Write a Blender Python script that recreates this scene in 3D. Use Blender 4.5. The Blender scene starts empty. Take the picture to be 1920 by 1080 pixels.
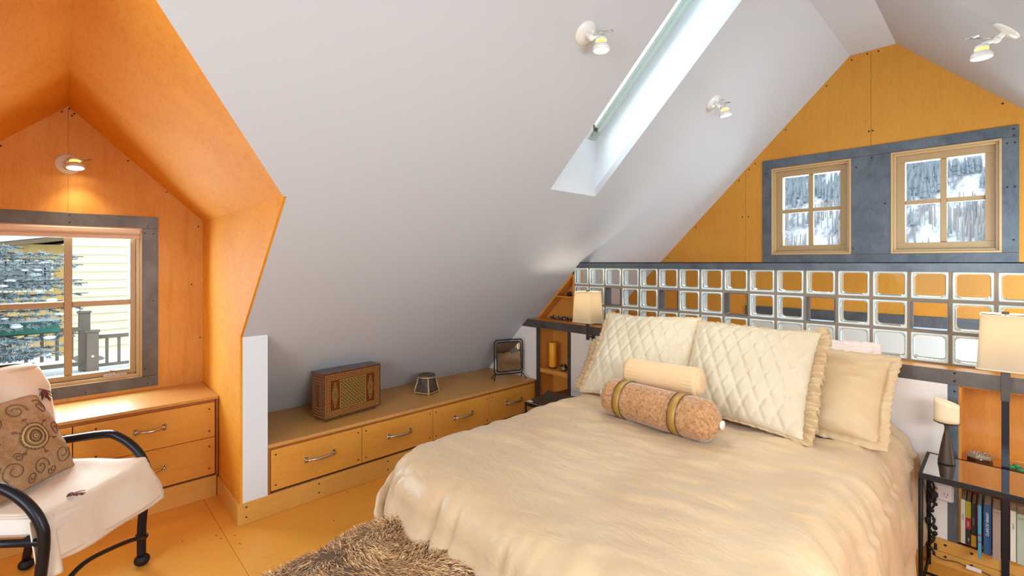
import bpy, bmesh, math, random
from math import sin, cos, pi, sqrt, radians as R, exp
from mathutils import Vector as V, Matrix, noise
random.seed(7)
S = bpy.context.scene
COL = S.collection
D = bpy.data

# ------------------------------------------------------------------ camera
cd = D.cameras.new('camera'); cam = D.objects.new('camera', cd); COL.objects.link(cam)
cam.location = (0, 0, 1.45); cam.rotation_euler = (R(90), 0, R(46.27))
cd.sensor_width = 36; cd.lens = 880.39 / 1920 * 36
cd.shift_y = -(540 - 492.39) / 1920
cd.clip_start = .02; cd.clip_end = 1500
S.camera = cam
# ------------------------------------------------------------------ world, light, exposure
S.view_settings.view_transform = 'Standard'; S.view_settings.look = 'None'
S.view_settings.gamma = 1; S.view_settings.use_curve_mapping = False
S.view_settings.exposure = 0.95
w = D.worlds.new('world'); S.world = w; w.use_nodes = True
bg = w.node_tree.nodes['Background']
bg.inputs[0].default_value = (.88, .94, 1, 1); bg.inputs[1].default_value = 1.15


def area(name, loc, to, sx, sy, power, col):
    l = D.lights.new(name, 'AREA'); l.shape = 'RECTANGLE'; l.size = sx; l.size_y = sy
    l.energy = power; l.color = col
    o = D.objects.new(name, l); COL.objects.link(o); o.location = loc
    o.rotation_euler = (V(to) - V(loc)).to_track_quat('-Z', 'Y').to_euler()
    return o


# daylight through the dormer window, the skylight, the gable windows; plus added fill lights
DL = (.70, .88, 1)
area('fill_rear', (-.6, -2.3, 1.45), (-1.2, 2, .9), 2.6, 1.6, 74, DL)  # added fill behind the camera; the rear wall has no window
area('fill_right_upper', (.5, .5, 1.98), (-1.4, 1.6, .4), .9, .6, 5, DL)  # added fill under the right slope, no skylight is built there
area('fill_right', (.95, 1.0, 1.48), (-2.9, 1.6, .15), 1.6, .45, 30, (.84, .92, 1))  # added fill to lift the low left side, without a window of its own
area('daylight_dormer', (-4.35, .02, 1.35), (-2, .4, .8), .8, 1.0, 52, DL)
area('daylight_skylight', (-2.1, 2.5, 3.2), (-1.1, 2.5, 2.2), 1.2, .5, 32, (.80, .92, 1))
area('daylight_gable', (-.7, 4.95, 2.1), (-.7, 3.0, 1.2), 1.4, .8, 38, DL)
area('fill_back_room', (1.05, 3.5, .95), (-.9, 4.53, 1.15), .8, .7, 34, DL)  # added fill to brighten the space seen through the glass blocks
try:
    S.cycles.max_bounces = 12; S.cycles.transparent_max_bounces = 16
    S.cycles.diffuse_bounces = 5; S.cycles.glossy_bounces = 5; S.cycles.transmission_bounces = 10
    S.cycles.caustics_refractive = False; S.cycles.caustics_reflective = False
    S.cycles.sample_clamp_indirect = 4
except Exception:
    pass


# ------------------------------------------------------------------ materials
def lin(c):
    return tuple(((x / 12.92) if x <= .04045 else ((x + .055) / 1.055) ** 2.4) for x in c)


def hx(s):
    return lin(tuple(int(s[i:i + 2], 16) / 255 for i in (0, 2, 4))) + (1,)


def mat(name, col, rough=.5, metal=0, spec=.5, emit=None, es=0, trans=0, sheen=0, coat=0, sub=0):
    m = D.materials.new(name); m.use_nodes = True
    b = m.node_tree.nodes['Principled BSDF']
    b.inputs['Base Color'].default_value = hx(col) if isinstance(col, str) else tuple(col) + (1,)
    b.inputs['Roughness'].default_value = rough; b.inputs['Metallic'].default_value = metal
    b.inputs['Specular IOR Level'].default_value = spec
    if emit: b.inputs['Emission Color'].default_value = hx(emit); b.inputs['Emission Strength'].default_value = es
    if trans: b.inputs['Transmission Weight'].default_value = trans
    if sheen: b.inputs['Sheen Weight'].default_value = sheen; b.inputs['Sheen Roughness'].default_value = .4
    if coat: b.inputs['Coat Weight'].default_value = coat; b.inputs['Coat Roughness'].default_value = .12
    return m


def N(m, t, **k):
    n = m.node_tree.nodes.new(t)
    for a, b in k.items():
        if hasattr(n, a): setattr(n, a, b)
    return n


def L(m, a, b): m.node_tree.links.new(a, b)


def tex(m, scale=(1, 1, 1), coord='Object', rot=(0, 0, 0)):
    t = N(m, 'ShaderNodeTexCoord'); mp = N(m, 'ShaderNodeMapping')
    mp.inputs['Scale'].default_value = scale; mp.inputs['Rotation'].default_value = rot
    L(m, t.outputs[coord], mp.inputs['Vector'])
    return mp.outputs['Vector']


def noi(m, vec, scale, detail=4, rough=.55, dist=0):
    n = N(m, 'ShaderNodeTexNoise'); n.inputs['Scale'].default_value = scale
    n.inputs['Detail'].default_value = detail; n.inputs['Roughness'].default_value = rough
    n.inputs['Distortion'].default_value = dist; L(m, vec, n.inputs['Vector'])
    return n.outputs['Fac']


def ramp(m, fac, stops):
    r = N(m, 'ShaderNodeValToRGB'); e = r.color_ramp.elements
    while len(e) < len(stops): e.new(.5)
    for i, (p, c) in enumerate(stops):
        e[i].position = p; e[i].color = hx(c) if isinstance(c, str) else (c, c, c, 1)
    L(m, fac, r.inputs['Fac'])
    return r.outputs['Color']


def mixc(m, fac, a, b, mode='MIX'):
    x = N(m, 'ShaderNodeMix', data_type='RGBA', blend_type=mode)
    if isinstance(fac, float): x.inputs[0].default_value = fac
    else: L(m, fac, x.inputs[0])
    L(m, a, x.inputs[6]); L(m, b, x.inputs[7])
    return x.outputs[2]


def bump(m, h, strength=.3, dist=.01):
    b = N(m, 'ShaderNodeBump'); b.inputs['Strength'].default_value = strength; b.inputs['Distance'].default_value = dist
    L(m, h, b.inputs['Height']); L(m, b.outputs['Normal'], m.node_tree.nodes['Principled BSDF'].inputs['Normal'])


def base(m, c): L(m, c, m.node_tree.nodes['Principled BSDF'].inputs['Base Color'])


def ply(name, dark, mid, light, grain=(1, 14, 1), rough=.38, coat=.15, blotch=1.6, rot=(0, 0, 0)):
    m = mat(name, mid, rough, coat=coat, spec=.18)
    v = tex(m, grain, rot=rot); g = noi(m, v, 3.2, 6, .6, .6)
    v2 = tex(m, (1, 1, 1)); b2 = noi(m, v2, blotch, 3, .5, .8)
    c1 = ramp(m, g, [(.3, mid), (.55, light), (.75, mid)])
    c2 = ramp(m, b2, [(.3, dark), (.5, mid), (.75, light)])
    f = noi(m, tex(m, tuple(3 * x for x in grain), rot=rot), 16, 2, .6)
    c3 = ramp(m, f, [(.3, .86), (.7, 1.0)])
    base(m, mixc(m, 1.0, mixc(m, .5, c1, c2), c3, 'MULTIPLY'))
    bump(m, f, .04, .002)
    return m


M = {}
M['plaster'] = mat('white_plaster', 'C0C2C6', .85, spec=.2)
bump(M['plaster'], noi(M['plaster'], tex(M['plaster']), 60, 3), .03, .002)
M['white'] = mat('white_paint', 'D8DADC', .6)
M['panel'] = mat('warm_white_wall_panel', 'E6DAD0', .7, spec=.2)
M['well'] = mat('skylight_well_paint', 'D6DBDF', .6)
M['ply_floor'] = ply('plywood_floor', 'DA8C30', 'E69C3C', 'ECAA4A', (14, 1.2, 1), .36, .12, .9)
M['ply_dormer'] = ply('plywood_dormer_stain', 'C87408', 'DC8C1C', 'ECA640', (5, 16, 16), .75, 0, 1.3, (.2, .75, .35))
M['ply_wall'] = ply('plywood_dormer_wall', 'CC8436', 'DA9644', 'E6AE62', (1, 7, .9), .6, .03, 1.7)
M['ply_gable'] = ply('plywood_gable', 'BE7A2A', 'CA8A34', 'D4963E', (8, 1, .8), .6, .02, 1.1)
M['ply_front'] = ply('plywood_drawer_front', 'CE8430', 'D8923A', 'E2A24A', (4, 1, 9), .45, .08, 1.5)
M['ply_top'] = ply('plywood_cabinet_top', 'BE8040', 'C98E4A', 'D29A58', (8, 1, 1), .4, .15, 1.2)
M['ply_base'] = ply('plywood_baseboard', 'C88A3C', 'D49846', 'DCA454', (8, 1.2, 12), .45, .1, 1.5)
M['ply_edge'] = ply('plywood_edge_band', '8A4C1C', '9C5A26', 'AE6B33', (1, 1, 40), .5, .05, 3)
M['ply_niche'] = ply('plywood_niche', 'C87C30', 'D68C3A', 'E09C4A', (12, 12, 1), .45, .1, 1.4)
M['gap'] = mat('dark_gap', '5A2C12', .8)


def steel(name, a, b, rough=.42, metal=.55):
    m = mat(name, a, rough, metal)
    n1 = noi(m, tex(m, (1, 1, 1)), 5, 6, .65, 1.0); n2 = noi(m, tex(m, (30, 4, 4)), 4, 3)
    base(m, mixc(m, .25, ramp(m, n1, [(.3, a), (.7, b)]), ramp(m, n2, [(.3, a), (.7, b)])))
    bump(m, n1, .08, .002)
    return m


M['steel'] = steel('blued_steel', '474D55', '6B7178')
M['steel_dark'] = steel('dark_steel', '3E3A3A', '5A5453')
M['steel_brown'] = steel('brown_steel', '4E4640', '6E6660')
M['iron'] = mat('black_iron', '26242A', .33, .6)
M['iron_rough'] = mat('wrought_iron', '25201E', .55, .5)
bump(M['iron_rough'], noi(M['iron_rough'], tex(M['iron_rough']), 90, 3), .5, .004)
M['nickel'] = mat('nickel', 'C9C2BC', .22, 1)
M['screw'] = mat('screw_black', '33231C', .5, .5)
M['sash'] = mat('tan_window_frame', 'A98A5E', .38, .1)
M['sash_l'] = mat('tan_window_frame_light', 'BC9C6E', .35, .1)
M['blind'] = mat('blind_fabric', 'E0CDBD', .7)
M['rubber'] = mat('dark_rubber', '3A3634', .7)
M['lampwhite'] = mat('lamp_white_enamel', 'DEDCD6', .3, coat=.4)
M['brass'] = mat('glowing_brass_socket', 'E0B060', .3, .6, emit='F6B95A', es=.9)
M['bulb'] = mat('halogen_bulb_face', 'FFFFFF', .4, emit='FFF3DA', es=9)
M['shade'] = mat('linen_lamp_shade', 'E4D8C0', .8, spec=.1)
_m = M['shade']; _t = N(_m, 'ShaderNodeBsdfTranslucent'); _t.inputs[0].default_value = hx('E2D4B6')
_a = N(_m, 'ShaderNodeMixShader'); _a.inputs[0].default_value = .5
_o = _m.node_tree.nodes['Material Output']
L(_m, _m.node_tree.nodes['Principled BSDF'].outputs[0], _a.inputs[1]); L(_m, _t.outputs[0], _a.inputs[2]); L(_m, _a.outputs[0], _o.inputs[0])


def thin_glass(name, tint, refl=1.0, ior=1.45):
    m = D.materials.new(name); m.use_nodes = True; nt = m.node_tree
    nt.nodes.remove(nt.nodes['Principled BSDF'])
    t = N(m, 'ShaderNodeBsdfTransparent'); t.inputs[0].default_value = hx(tint)
    g = N(m, 'ShaderNodeBsdfGlossy'); g.inputs['Roughness'].default_value = .02
    fr = N(m, 'ShaderNodeFresnel'); fr.inputs[0].default_value = ior
    mx = N(m, 'ShaderNodeMixShader')
    L(m, fr.outputs[0], mx.inputs[0]); L(m, t.outputs[0], mx.inputs[1]); L(m, g.outputs[0], mx.inputs[2])
    L(m, mx.outputs[0], nt.nodes['Material Output'].inputs[0])
    return m


M['glass'] = thin_glass('window_glass', 'F4F8F8', ior=1.05)
M['blockface'] = thin_glass('glass_block_face', 'FAFEFD', ior=1.12)
M['tableglass'] = thin_glass('table_glass', 'C4D0CC', ior=1.5)
M['blockrim'] = mat('glass_block_rim', 'D2DEDA', .12, 0, .8, coat=.8)
M['blockside'] = mat('glass_block_white_side', 'DCE4E8', .22, 0, .7, coat=.6)
M['glassedge'] = mat('green_glass_edge', '6E8F86', .15, 0, .8, coat=.5)
M['clearglass'] = thin_glass('clear_jar_glass', 'D8E2DC', ior=1.5)
M['mortar'] = mat('tan_mortar', '93826F', .85)
bump(M['mortar'], noi(M['mortar'], tex(M['mortar']), 120, 3), .3, .003)
M['mirror'] = mat('mirror_silver', 'F2F2F0', .01, 1)


def satin(name, a, b, bscale, bstr, rough=.42, quilt=False):
    m = mat(name, a, rough, spec=.3, sheen=.2)
    n1 = noi(m, tex(m), 2.5, 4, .5, .5)
    base(m, ramp(m, n1, [(.3, a), (.7, b)]))
    v = tex(m, (1, 1.9, 1), rot=(0, 0, .35)); h = noi(m, v, bscale, 3, .5, 1.6)
    h2 = noi(m, tex(m), bscale * .33, 2, .5, .8)
    ad = N(m, 'ShaderNodeMath', operation='ADD'); L(m, h, ad.inputs[0]); L(m, h2, ad.inputs[1])
    bump(m, ad.outputs[0], bstr, .010)
    return m


M['coverlet'] = satin('champagne_satin_coverlet', 'BE9E78', 'C9AD88', 9, .50, .46)
M['quilt'] = satin('ivory_quilted_satin', 'C6B596', 'D1C2A8', 16, .2, .42)
M['sham'] = satin('tan_satin', 'C2A27A', 'CDB089', 6, .35, .4)
M['ruffle'] = satin('gold_tan_satin', 'BC9B70', 'CDAE86', 14, .5, .33)
M['pink'] = mat('pale_pink_cotton', 'DCC8BE', .85, sheen=.3)
M['cream'] = mat('cream_velvet', 'DDB88A', .75, sheen=.3)
bump(M['cream'], noi(M['cream'], tex(M['cream'], (1, 1, 1)), 14, 2), .3, .01)
M['chenille'] = mat('brown_chenille', 'B4814F', .8, sheen=.4)
base(M['chenille'], ramp(M['chenille'], noi(M['chenille'], tex(M['chenille'], (1, 1, 1)), 70, 5, .75, .6), [(.33, '7E5230'), (.5, 'B07E50'), (.68, 'C79A6C')]))
bump(M['chenille'], noi(M['chenille'], tex(M['chenille']), 70, 4), .5, .004)
M['goldband'] = mat('gold_ribbon', 'A98038', .45, .2)
bump(M['goldband'], noi(M['goldband'], tex(M['goldband'], (60, 60, 60)), 3, 2), .4, .003)
M['linen'] = mat('white_linen', 'E9DFD4', .85, sheen=.2)
M['throw'] = mat('cream_wool_throw', 'E7D6C2', .9, sheen=.3)
bump(M['throw'], noi(M['throw'], tex(M['throw']), 9, 3, .5, .5), .35, .02)
M['tassel'] = mat('maroon_thread', '6B332C', .9)
M['throwline'] = mat('gold_thread', 'B08A55', .8)
M['cushion'] = mat('tan_embroidered_cloth', 'AC8A66', .9)
_c = M['cushion']
base(_c, ramp(_c, noi(_c, tex(_c), 60, 4, .7), [(.3, '97754F'), (.7, 'B8956F')]))
M['thread'] = mat('brown_embroidery', '6E4A38', .9)
M['threadred'] = mat('red_embroidery', '8A4434', .9)
M['threadtan'] = mat('tan_embroidery', 'C3A066', .9)
M['fur'] = D.materials.new('brown_faux_fur'); M['fur'].use_nodes = True
_f = M['fur']; _b = _f.node_tree.nodes['Principled BSDF']; _b.inputs['Roughness'].default_value = .6
_at = N(_f, 'ShaderNodeAttribute'); _at.attribute_name = 'furcol'; L(_f, _at.outputs['Color'], _b.inputs['Base Color'])
M['furbase'] = mat('fur_backing', '5E422C', .95)
M['walnut'] = mat('walnut_veneer', '5B3826', .3, coat=.3)
base(M['walnut'], ramp(M['walnut'], noi(M['walnut'], tex(M['walnut'], (2, 12, 12)), 4, 4), [(.3, '4A2C1C'), (.7, '6E4832')]))
M['boxred'] = mat('red_brown_marquetry', '66300F', .35, coat=.3)
M['boxolive'] = mat('olive_marquetry', '6E5222', .4, coat=.3)
M['inlay'] = mat('gold_inlay', 'D9A85A', .35, .2)
M['wicker'] = mat('dark_wicker', '3C2C22', .6)
base(M['wicker'], ramp(M['wicker'], noi(M['wicker'], tex(M['wicker'], (1, 1, 2)), 60, 3, .8), [(.4, '2A1E18'), (.7, '7A6450')]))
bump(M['wicker'], noi(M['wicker'], tex(M['wicker'], (1, 1, 2)), 80, 2), .8, .006)
M['bamboo'] = mat('bamboo_strip', 'C09A70', .5)
M['orangewax'] = mat('orange_wax', 'F09C1A', .5, sub=1)
M['creamwax'] = mat('cream_wax', 'EBD5AE', .55)
M['bronze'] = mat('dark_bronze', '4A3A2C', .5, .4)
M['pottery'] = mat('glazed_pottery', '8E7E60', .3)
M['bead'] = mat('dark_bead', '3E1C1A', .2, .2, coat=.6)
M['beadsil'] = mat('silver_bead', 'C8BDB6', .2, .8)
M['green'] = mat('green_glass_leaf', '3F7A48', .3)
M['plastic'] = mat('white_plastic', 'E4D8D4', .4)
M['slot'] = mat('dark_slot', '2C2422', .6)
M['tanplastic'] = mat('tan_plastic', 'B08050', .5)
M['paper'] = mat('book_paper', 'CFB994', .8)
M['ink'] = mat('pale_ink', 'E8E4D8', .6)
M['inkdark'] = mat('dark_ink', '4E4440', .7)

# ------------------------------------------------------------------ mesh helpers


class MB:
    def __init__(s): s.v = []; s.f = []; s.m = []; s.s = []

    def add(s, vs, fs, m=0, sm=False):
        o = len(s.v); s.v += [tuple(x) for x in vs]
        for f in fs: s.f.append([o + i for i in f]); s.m.append(m); s.s.append(sm)
        return s

    def box(s, x0, x1, y0, y1, z0, z1, c=.0015, m=0, T=None):
        if c <= 0:
            vs = [(x, y, z) for x in (x0, x1) for y in (y0, y1) for z in (z0, z1)]
            fs = [(0, 1, 3, 2), (4, 6, 7, 5), (0, 4, 5, 1), (2, 3, 7, 6), (0, 2, 6, 4), (1, 5, 7, 3)]
        else:
            c = min(c, (x1 - x0) / 2.5, (y1 - y0) / 2.5, (z1 - z0) / 2.5)
            vs = []; idx = {}
            X = (x0, x1); Y = (y0, y1); Z = (z0, z1); sg = (1, -1)
            for i in (0, 1):
                for j in (0, 1):
                    for k in (0, 1):
                        for a in range(3):
                            p = [X[i] + sg[i] * c, Y[j] + sg[j] * c, Z[k] + sg[k] * c]
                            p[a] = (X[i], Y[j], Z[k])[a]
                            idx[(i, j, k, a)] = len(vs); vs.append(tuple(p))
            q = lambda *t: idx[t]
            fs = []
            for a in range(3):
                for e in (0, 1):
                    cs = []
                    for (b_, c_) in ((0, 0), (0, 1), (1, 1), (1, 0)):
                        t = [b_, c_]; t.insert(a, e); cs.append(q(*t, a))
                    fs.append(tuple(cs if (e == 1) != (a == 1) else cs[::-1]))
            for a in range(3):
                o1, o2 = [x for x in range(3) if x != a]
                for (b_, c_) in ((0, 0), (0, 1), (1, 1), (1, 0)):
                    t0 = [b_, c_]; t0.insert(a, 0); t1 = [b_, c_]; t1.insert(a, 1)
                    f = (q(*t0, o1), q(*t1, o1), q(*t1, o2), q(*t0, o2))
                    flip = (b_ ^ c_) ^ (a == 1)
                    fs.append(f if flip else f[::-1])
            for i in (0, 1):
                for j in (0, 1):
                    for k in (0, 1):
                        f = (q(i, j, k, 0), q(i, j, k, 1), q(i, j, k, 2))
                        fs.append(f if (i + j + k) % 2 else f[::-1])
        if T: vs = [T @ V(p) for p in vs]
        return s.add(vs, fs, m)

    def prism(s, poly, vec, m=0):
        n = len(poly); p = [V(x) for x in poly]; vec = V(vec)
        fs = [tuple(range(n))[::-1], tuple(range(n, 2 * n))] + [(i, (i + 1) % n, n + (i + 1) % n, n + i) for i in range(n)]
        nr = sum(((p[i] - p[0]).cross(p[i + 1] - p[0]) for i in range(1, n - 1)), V())
        if nr.dot(vec) < 0: fs = [f[::-1] for f in fs]
        return s.add(p + [x + vec for x in p], fs, m)

    def tube(s, pts, r, n=10, m=0, closed=False, flat=None, sm=True, caps=True):
        P = [V(p) for p in pts]; k = len(P); rr = r if isinstance(r, (list, tuple)) else [r] * k
        tn = []
        for i in range(k):
            a = P[(i - 1) % k] if (closed or i) else P[0]; b = P[(i + 1) % k] if (closed or i < k - 1) else P[-1]
            tn.append((b - a).normalized())
        u = tn[0].orthogonal().normalized()
        if abs(tn[0].z) < .95: u = (V((0, 0, 1)) - tn[0] * tn[0].z).normalized()
        vs = []
        for i in range(k):
            u = (u - tn[i] * u.dot(tn[i])).normalized(); w_ = tn[i].cross(u)
            a, b = (rr[i], rr[i]) if flat is None else (rr[i] * flat, rr[i])
            for j in range(n):
                t = 2 * pi * j / n + (pi / n if n == 4 else 0)
                vs.append(P[i] + u * cos(t) * a + w_ * sin(t) * b)
        fs = []
        for i in range(k if closed else k - 1):
            for j in range(n):
                a = i * n; b = ((i + 1) % k) * n
                fs.append((a + j, a + (j + 1) % n, b + (j + 1) % n, b + j))
        o = len(s.v); s.add(vs, fs, m, sm)
        if not closed and caps:
            s.f.append([o + j for j in range(n)][::-1]); s.m.append(m); s.s.append(False)
            s.f.append([o + (k - 1) * n + j for j in range(n)]); s.m.append(m); s.s.append(False)
        return s

    def lathe(s, prof, n=24, c=(0, 0, 0), T=None, m=0, sm=True, mats=None, sx=1, sy=1):
        vs = []; c = V(c)
        for r, z in prof:
            for j in range(n):
                t = 2 * pi * j / n; p = V((r * cos(t) * sx, r * sin(t) * sy, z))
                vs.append((T @ p if T else p) + c)
        for i in range(len(prof) - 1):
            fs = [(i * n + j, i * n + (j + 1) % n, (i + 1) * n + (j + 1) % n, (i + 1) * n + j) for j in range(n)]
            if i == 0: o = len(s.v); s.v += [tuple(v) for v in vs]
            for f in fs: s.f.append([o + q for q in f]); s.m.append(mats[i] if mats else m); s.s.append(sm)
        return s

    def grid(s, fn, nu, nv, m=0, cu=False, cv=False, sm=True, flip=False):
        vs = [fn(i / (nu if cu else nu - 1), j / (nv if cv else nv - 1)) for i in range(nu) for j in range(nv)]
        fs = []
        for i in range(nu if cu else nu - 1):
            for j in range(nv if cv else nv - 1):
                a, b = i * nv, ((i + 1) % nu) * nv; j2 = (j + 1) % nv
                f = (a + j, b + j, b + j2, a + j2); fs.append(f[::-1] if flip else f)
        return s.add(vs, fs, m, sm)

    def ball(s, c, r, n=12, k=8, m=0, sc=(1, 1, 1)):
        c = V(c)
        pr = [(max(1e-4, r * sin(pi * i / k)), -r * cos(pi * i / k)) for i in range(k + 1)]
        T = Matrix.Diagonal((sc[0], sc[1], sc[2]))
        return s.lathe(pr, n, c, T, m)

    def build(s, name, mats, parent=None, loc=None, kind=None):
        me = D.meshes.new(name); me.from_pydata(s.v, [], s.f); me.validate(clean_customdata=False)
        ms = mats if isinstance(mats, (list, tuple)) else [mats]
        for q in ms: me.materials.append(M[q] if isinstance(q, str) else q)
        if len(me.polygons) == len(s.m):
            me.polygons.foreach_set('material_index', s.m); me.polygons.foreach_set('use_smooth', s.s)
        o = D.objects.new(name, me); COL.objects.link(o)
        if parent: o.parent = parent
        if loc: o.location = loc
        if kind: o['kind'] = kind
        return o


def tag(o, label=None, cat=None, group=None):
    if label: o['label'] = label
    if cat: o['category'] = cat
    if group: o['group'] = group
    return o


def empty(name, loc=(0, 0, 0), rz=0, label=None, cat=None, group=None, kind=None):
    o = D.objects.new(name, None); COL.objects.link(o); o.location = loc; o.rotation_euler = (0, 0, rz)
    o.empty_display_size = .05
    if kind: o['kind'] = kind
    return tag(o, label, cat, group)


def share(name, me, parent, loc=(0, 0, 0), rot=None, sc=None):
    o = D.objects.new(name, me); COL.objects.link(o); o.parent = parent; o.location = loc
    if rot: o.rotation_euler = rot
    if sc: o.scale = sc
    return o


def struct(name): return empty(name, kind='structure')


def bez(pts, n=8):
    P = [V(p) for p in pts]; out = []
    for i in range(len(P) - 1):
        p0 = P[max(i - 1, 0)]; p1 = P[i]; p2 = P[i + 1]; p3 = P[min(i + 2, len(P) - 1)]
        for k in range(n):
            t = k / n
            out.append(.5 * ((2 * p1) + (p2 - p0) * t + (2 * p0 - 5 * p1 + 4 * p2 - p3) * t * t + (3 * p1 - p0 - 3 * p2 + p3) * t ** 3))
    out.append(P[-1]); return out


# screw heads, one shared mesh per facing axis
_sx = MB().lathe([(0.0001, .003), (.0035, .003), (.005, .0015), (.005, -.001)], 8, T=Matrix.Rotation(R(90), 3, 'Y')).build('screw', 'screw')
_sy = MB().lathe([(0.0001, .003), (.0035, .003), (.005, .0015), (.005, -.001)], 8, T=Matrix.Rotation(R(90), 3, 'X')).build('screw', 'screw')
MESHX, MESHY = _sx.data, _sy.data
D.objects.remove(_sx); D.objects.remove(_sy)


def screw(parent, x, y, z, ax='x', s=1.0):
    return share('screw', MESHX if ax == 'x' else MESHY, parent, (x, y, z), sc=(s, s, s))


XK, XW, YC, YL, XC, YH, YB, YG, ZF = -2.9, -3.859, .705, -.659, -3.38, 3.066, 3.19, 4.53, 3.097
YR = -2.4; XR = 1.72
zl = lambda x: x + 3.938
zr = lambda x: 2.542 - x

# ------------------------------------------------------------------ floor (plywood sheets)
fl = struct('floor')
MB().box(-3.9, 1.9, -2.5, 4.7, -.08, -.012, 0).build('subfloor', 'gap', fl)
ys = [-2.5, -1.82, -.6, .623, 1.845, 3.065]
xs = [-3.9, -2.41, .03, 1.9]
for j in range(len(ys) - 1):
    for i in range(len(xs) - 1):
        off = 0 if j % 2 == 1 else 0
        MB().box(xs[i] + .0008, xs[i + 1] - .0008, ys[j] + .0008, ys[j + 1] - .0008, -.012, 0, .0012).build('floor_panel', 'ply_floor', fl)
MB().box(-3.9, 1.9, 3.0665, 4.7, -.012, 0, 0).build('floor_panel', 'ply_floor', fl)
for (x, y) in ((-2.89, .59), (-2.84, .6), (-2.82, .66), (-2.72, .66), (-2.3, 1.0), (-2.86, 1.3), (-2.5, .45), (-2.2, .66), (-2.6, 1.1), (-2.95, .45)):
    o = share('screw', MESHX, fl, (x, y, -.0012), rot=(0, R(-90), 0), sc=(.8, .8, .8))

# ------------------------------------------------------------------ main ceiling (white slopes)
ce = struct('ceiling')
c = MB(); nL = V((-1, 0, 1)) * .03


def slab(y0, y1, x0, x1): c.prism([(x0, y0, zl(x0)), (x1, y0, zl(x1)), (x1, y1, zl(x1)), (x0, y1, zl(x0))], nL)


XF0, XF1 = -.841, -.555
slab(YR, YL, XK - .05, XF0)
for a, b in ((YL, .023), (.023, YC)):
    xa = -2.198 if a == YL else -1.553; xb = -1.553 if b == .023 else -2.198
    c.prism([(xa, a, zl(xa)), (XF0, a, ZF), (XF0, b, ZF), (xb, b, zl(xb))], nL)
slab(.717, .845, XK, XF0); slab(YC, .717, -2.198 + .002, XF0)
SY0, SY1, SX0, SX1 = 2.27, 2.755, -2.015, -.93
slab(.845, SY0, -3.54, XF0); slab(SY0, SY1, -3.54, SX0); slab(SY0, SY1, SX1, XF0); slab(SY1, YG, -3.54, XF0)
c.prism([(XF0, YR, ZF), (XF1, YR, ZF), (XF1, YG, ZF), (XF0, YG, ZF)], (0, 0, .03))
c.prism([(XF1, YR, ZF), (XR, YR, zr(XR)), (XR, YG, zr(XR)), (XF1, YG, ZF)], (.03, 0, .03))
c.build('ceiling_slopes', 'plaster', ce)
# skylight well, frame and glass
sk = struct('window_4')
dz = .455
wl = MB()
for y, d_ in ((SY0, -.02), (SY1, .02)):
    wl.prism([(SX0, y, zl(SX0) + .0598), (SX1, y, zl(SX1) + .0598), (SX1, y, zl(SX1) + dz), (SX0, y, zl(SX0) + dz)], (0, d_, 0))
wl.prism([(SX0, SY0, zl(SX0)), (SX0, SY1, zl(SX0)), (SX0, SY1, zl(SX0) + dz), (SX0, SY0, zl(SX0) + dz)], (-.02, 0, 0))
wl.prism([(SX1, SY0, zl(SX1)), (SX1, SY1, zl(SX1)), (SX1, SY1, zl(SX1) + dz), (SX1, SY0, zl(SX1) + dz)], (.02, 0, 0))
wl.build('skylight_well', 'well', sk)
fr = MB()
M['skyframe'] = mat('pale_green_skylight_frame', 'C9DAD4', .35, .1)
rail = lambda y0, y1, z0, z1: fr.prism([(SX0, y0, zl(SX0) + z0), (SX1, y0, zl(SX1) + z0), (SX1, y0, zl(SX1) + z1), (SX0, y0, zl(SX0) + z1)], (0, y1 - y0, 0))
rail(SY1 - .045, SY1 - .002, dz - .06, dz + .0); rail(SY1 - .075, SY1 - .045, dz - .035, dz)
rail(SY0 + .002, SY0 + .045, dz - .06, dz)
for xa in (SX0 + .002, SX1 - .05):
    fr.prism([(xa, SY0, zl(xa) + dz - .06), (xa + .045, SY0, zl(xa + .045) + dz - .06), (xa + .045, SY0, zl(xa + .045) + dz), (xa, SY0, zl(xa) + dz)], (0, SY1 - SY0, 0))
fr.build('window_frame', 'skyframe', sk)
MB().prism([(SX0, SY1 - .09, zl(SX0) + dz - .06), (SX0 + .05, SY1 - .09, zl(SX0 + .05) + dz - .06), (SX0 + .05, SY1 - .09, zl(SX0 + .05) + dz - .02), (SX0, SY1 - .09, zl(SX0) + dz - .02)], (0, .06, 0)).build('frame_clip', 'steel_brown', sk)
MB().prism([(SX0, SY0, zl(SX0) + dz - .01), (SX1, SY0, zl(SX1) + dz - .01), (SX1, SY1, zl(SX1) + dz - .01), (SX0, SY1, zl(SX0) + dz - .01)], (-.004, 0, .004)).build('pane', 'glass', sk)

# ------------------------------------------------------------------ dormer
dz0, dzk = 2.385, 1.74
YM = .023
cd_ = struct('ceiling_dormer')
MB().prism([(XW, YC, dzk), (XW, YM, dz0), (-1.553, YM, dz0), (-2.198, YC, dzk)], (0, .015, .02)).build('ceiling_panel', 'ply_dormer', cd_)
MB().prism([(XW, YL, dzk), (XW, YM, dz0), (-1.553, YM, dz0), (-2.198, YL, dzk)], (0, -.015, .02)).build('ceiling_panel', 'ply_dormer', cd_)
wd = struct('wall_dormer_right')
MB().prism([(XW, YC, 0), (XW, YC, dzk), (-2.198, YC, dzk), (-2.9, YC, 1.038), (-2.9, YC, 0)], (0, .012, 0)).build('plywood_panel', 'ply_dormer', wd)
wd2 = struct('wall_dormer_left')
MB().prism([(XW, YL, 0), (XW, YL, dzk), (-2.198, YL, dzk), (-2.9, YL, 1.038), (-2.9, YL, 0)], (0, -.012, 0)).build('plywood_panel', 'ply_dormer', wd2)
ww = struct('wall_dormer_window')
OY0, OY1, OZ0, OZ1 = -.33, .376, .70, 1.675
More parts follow.
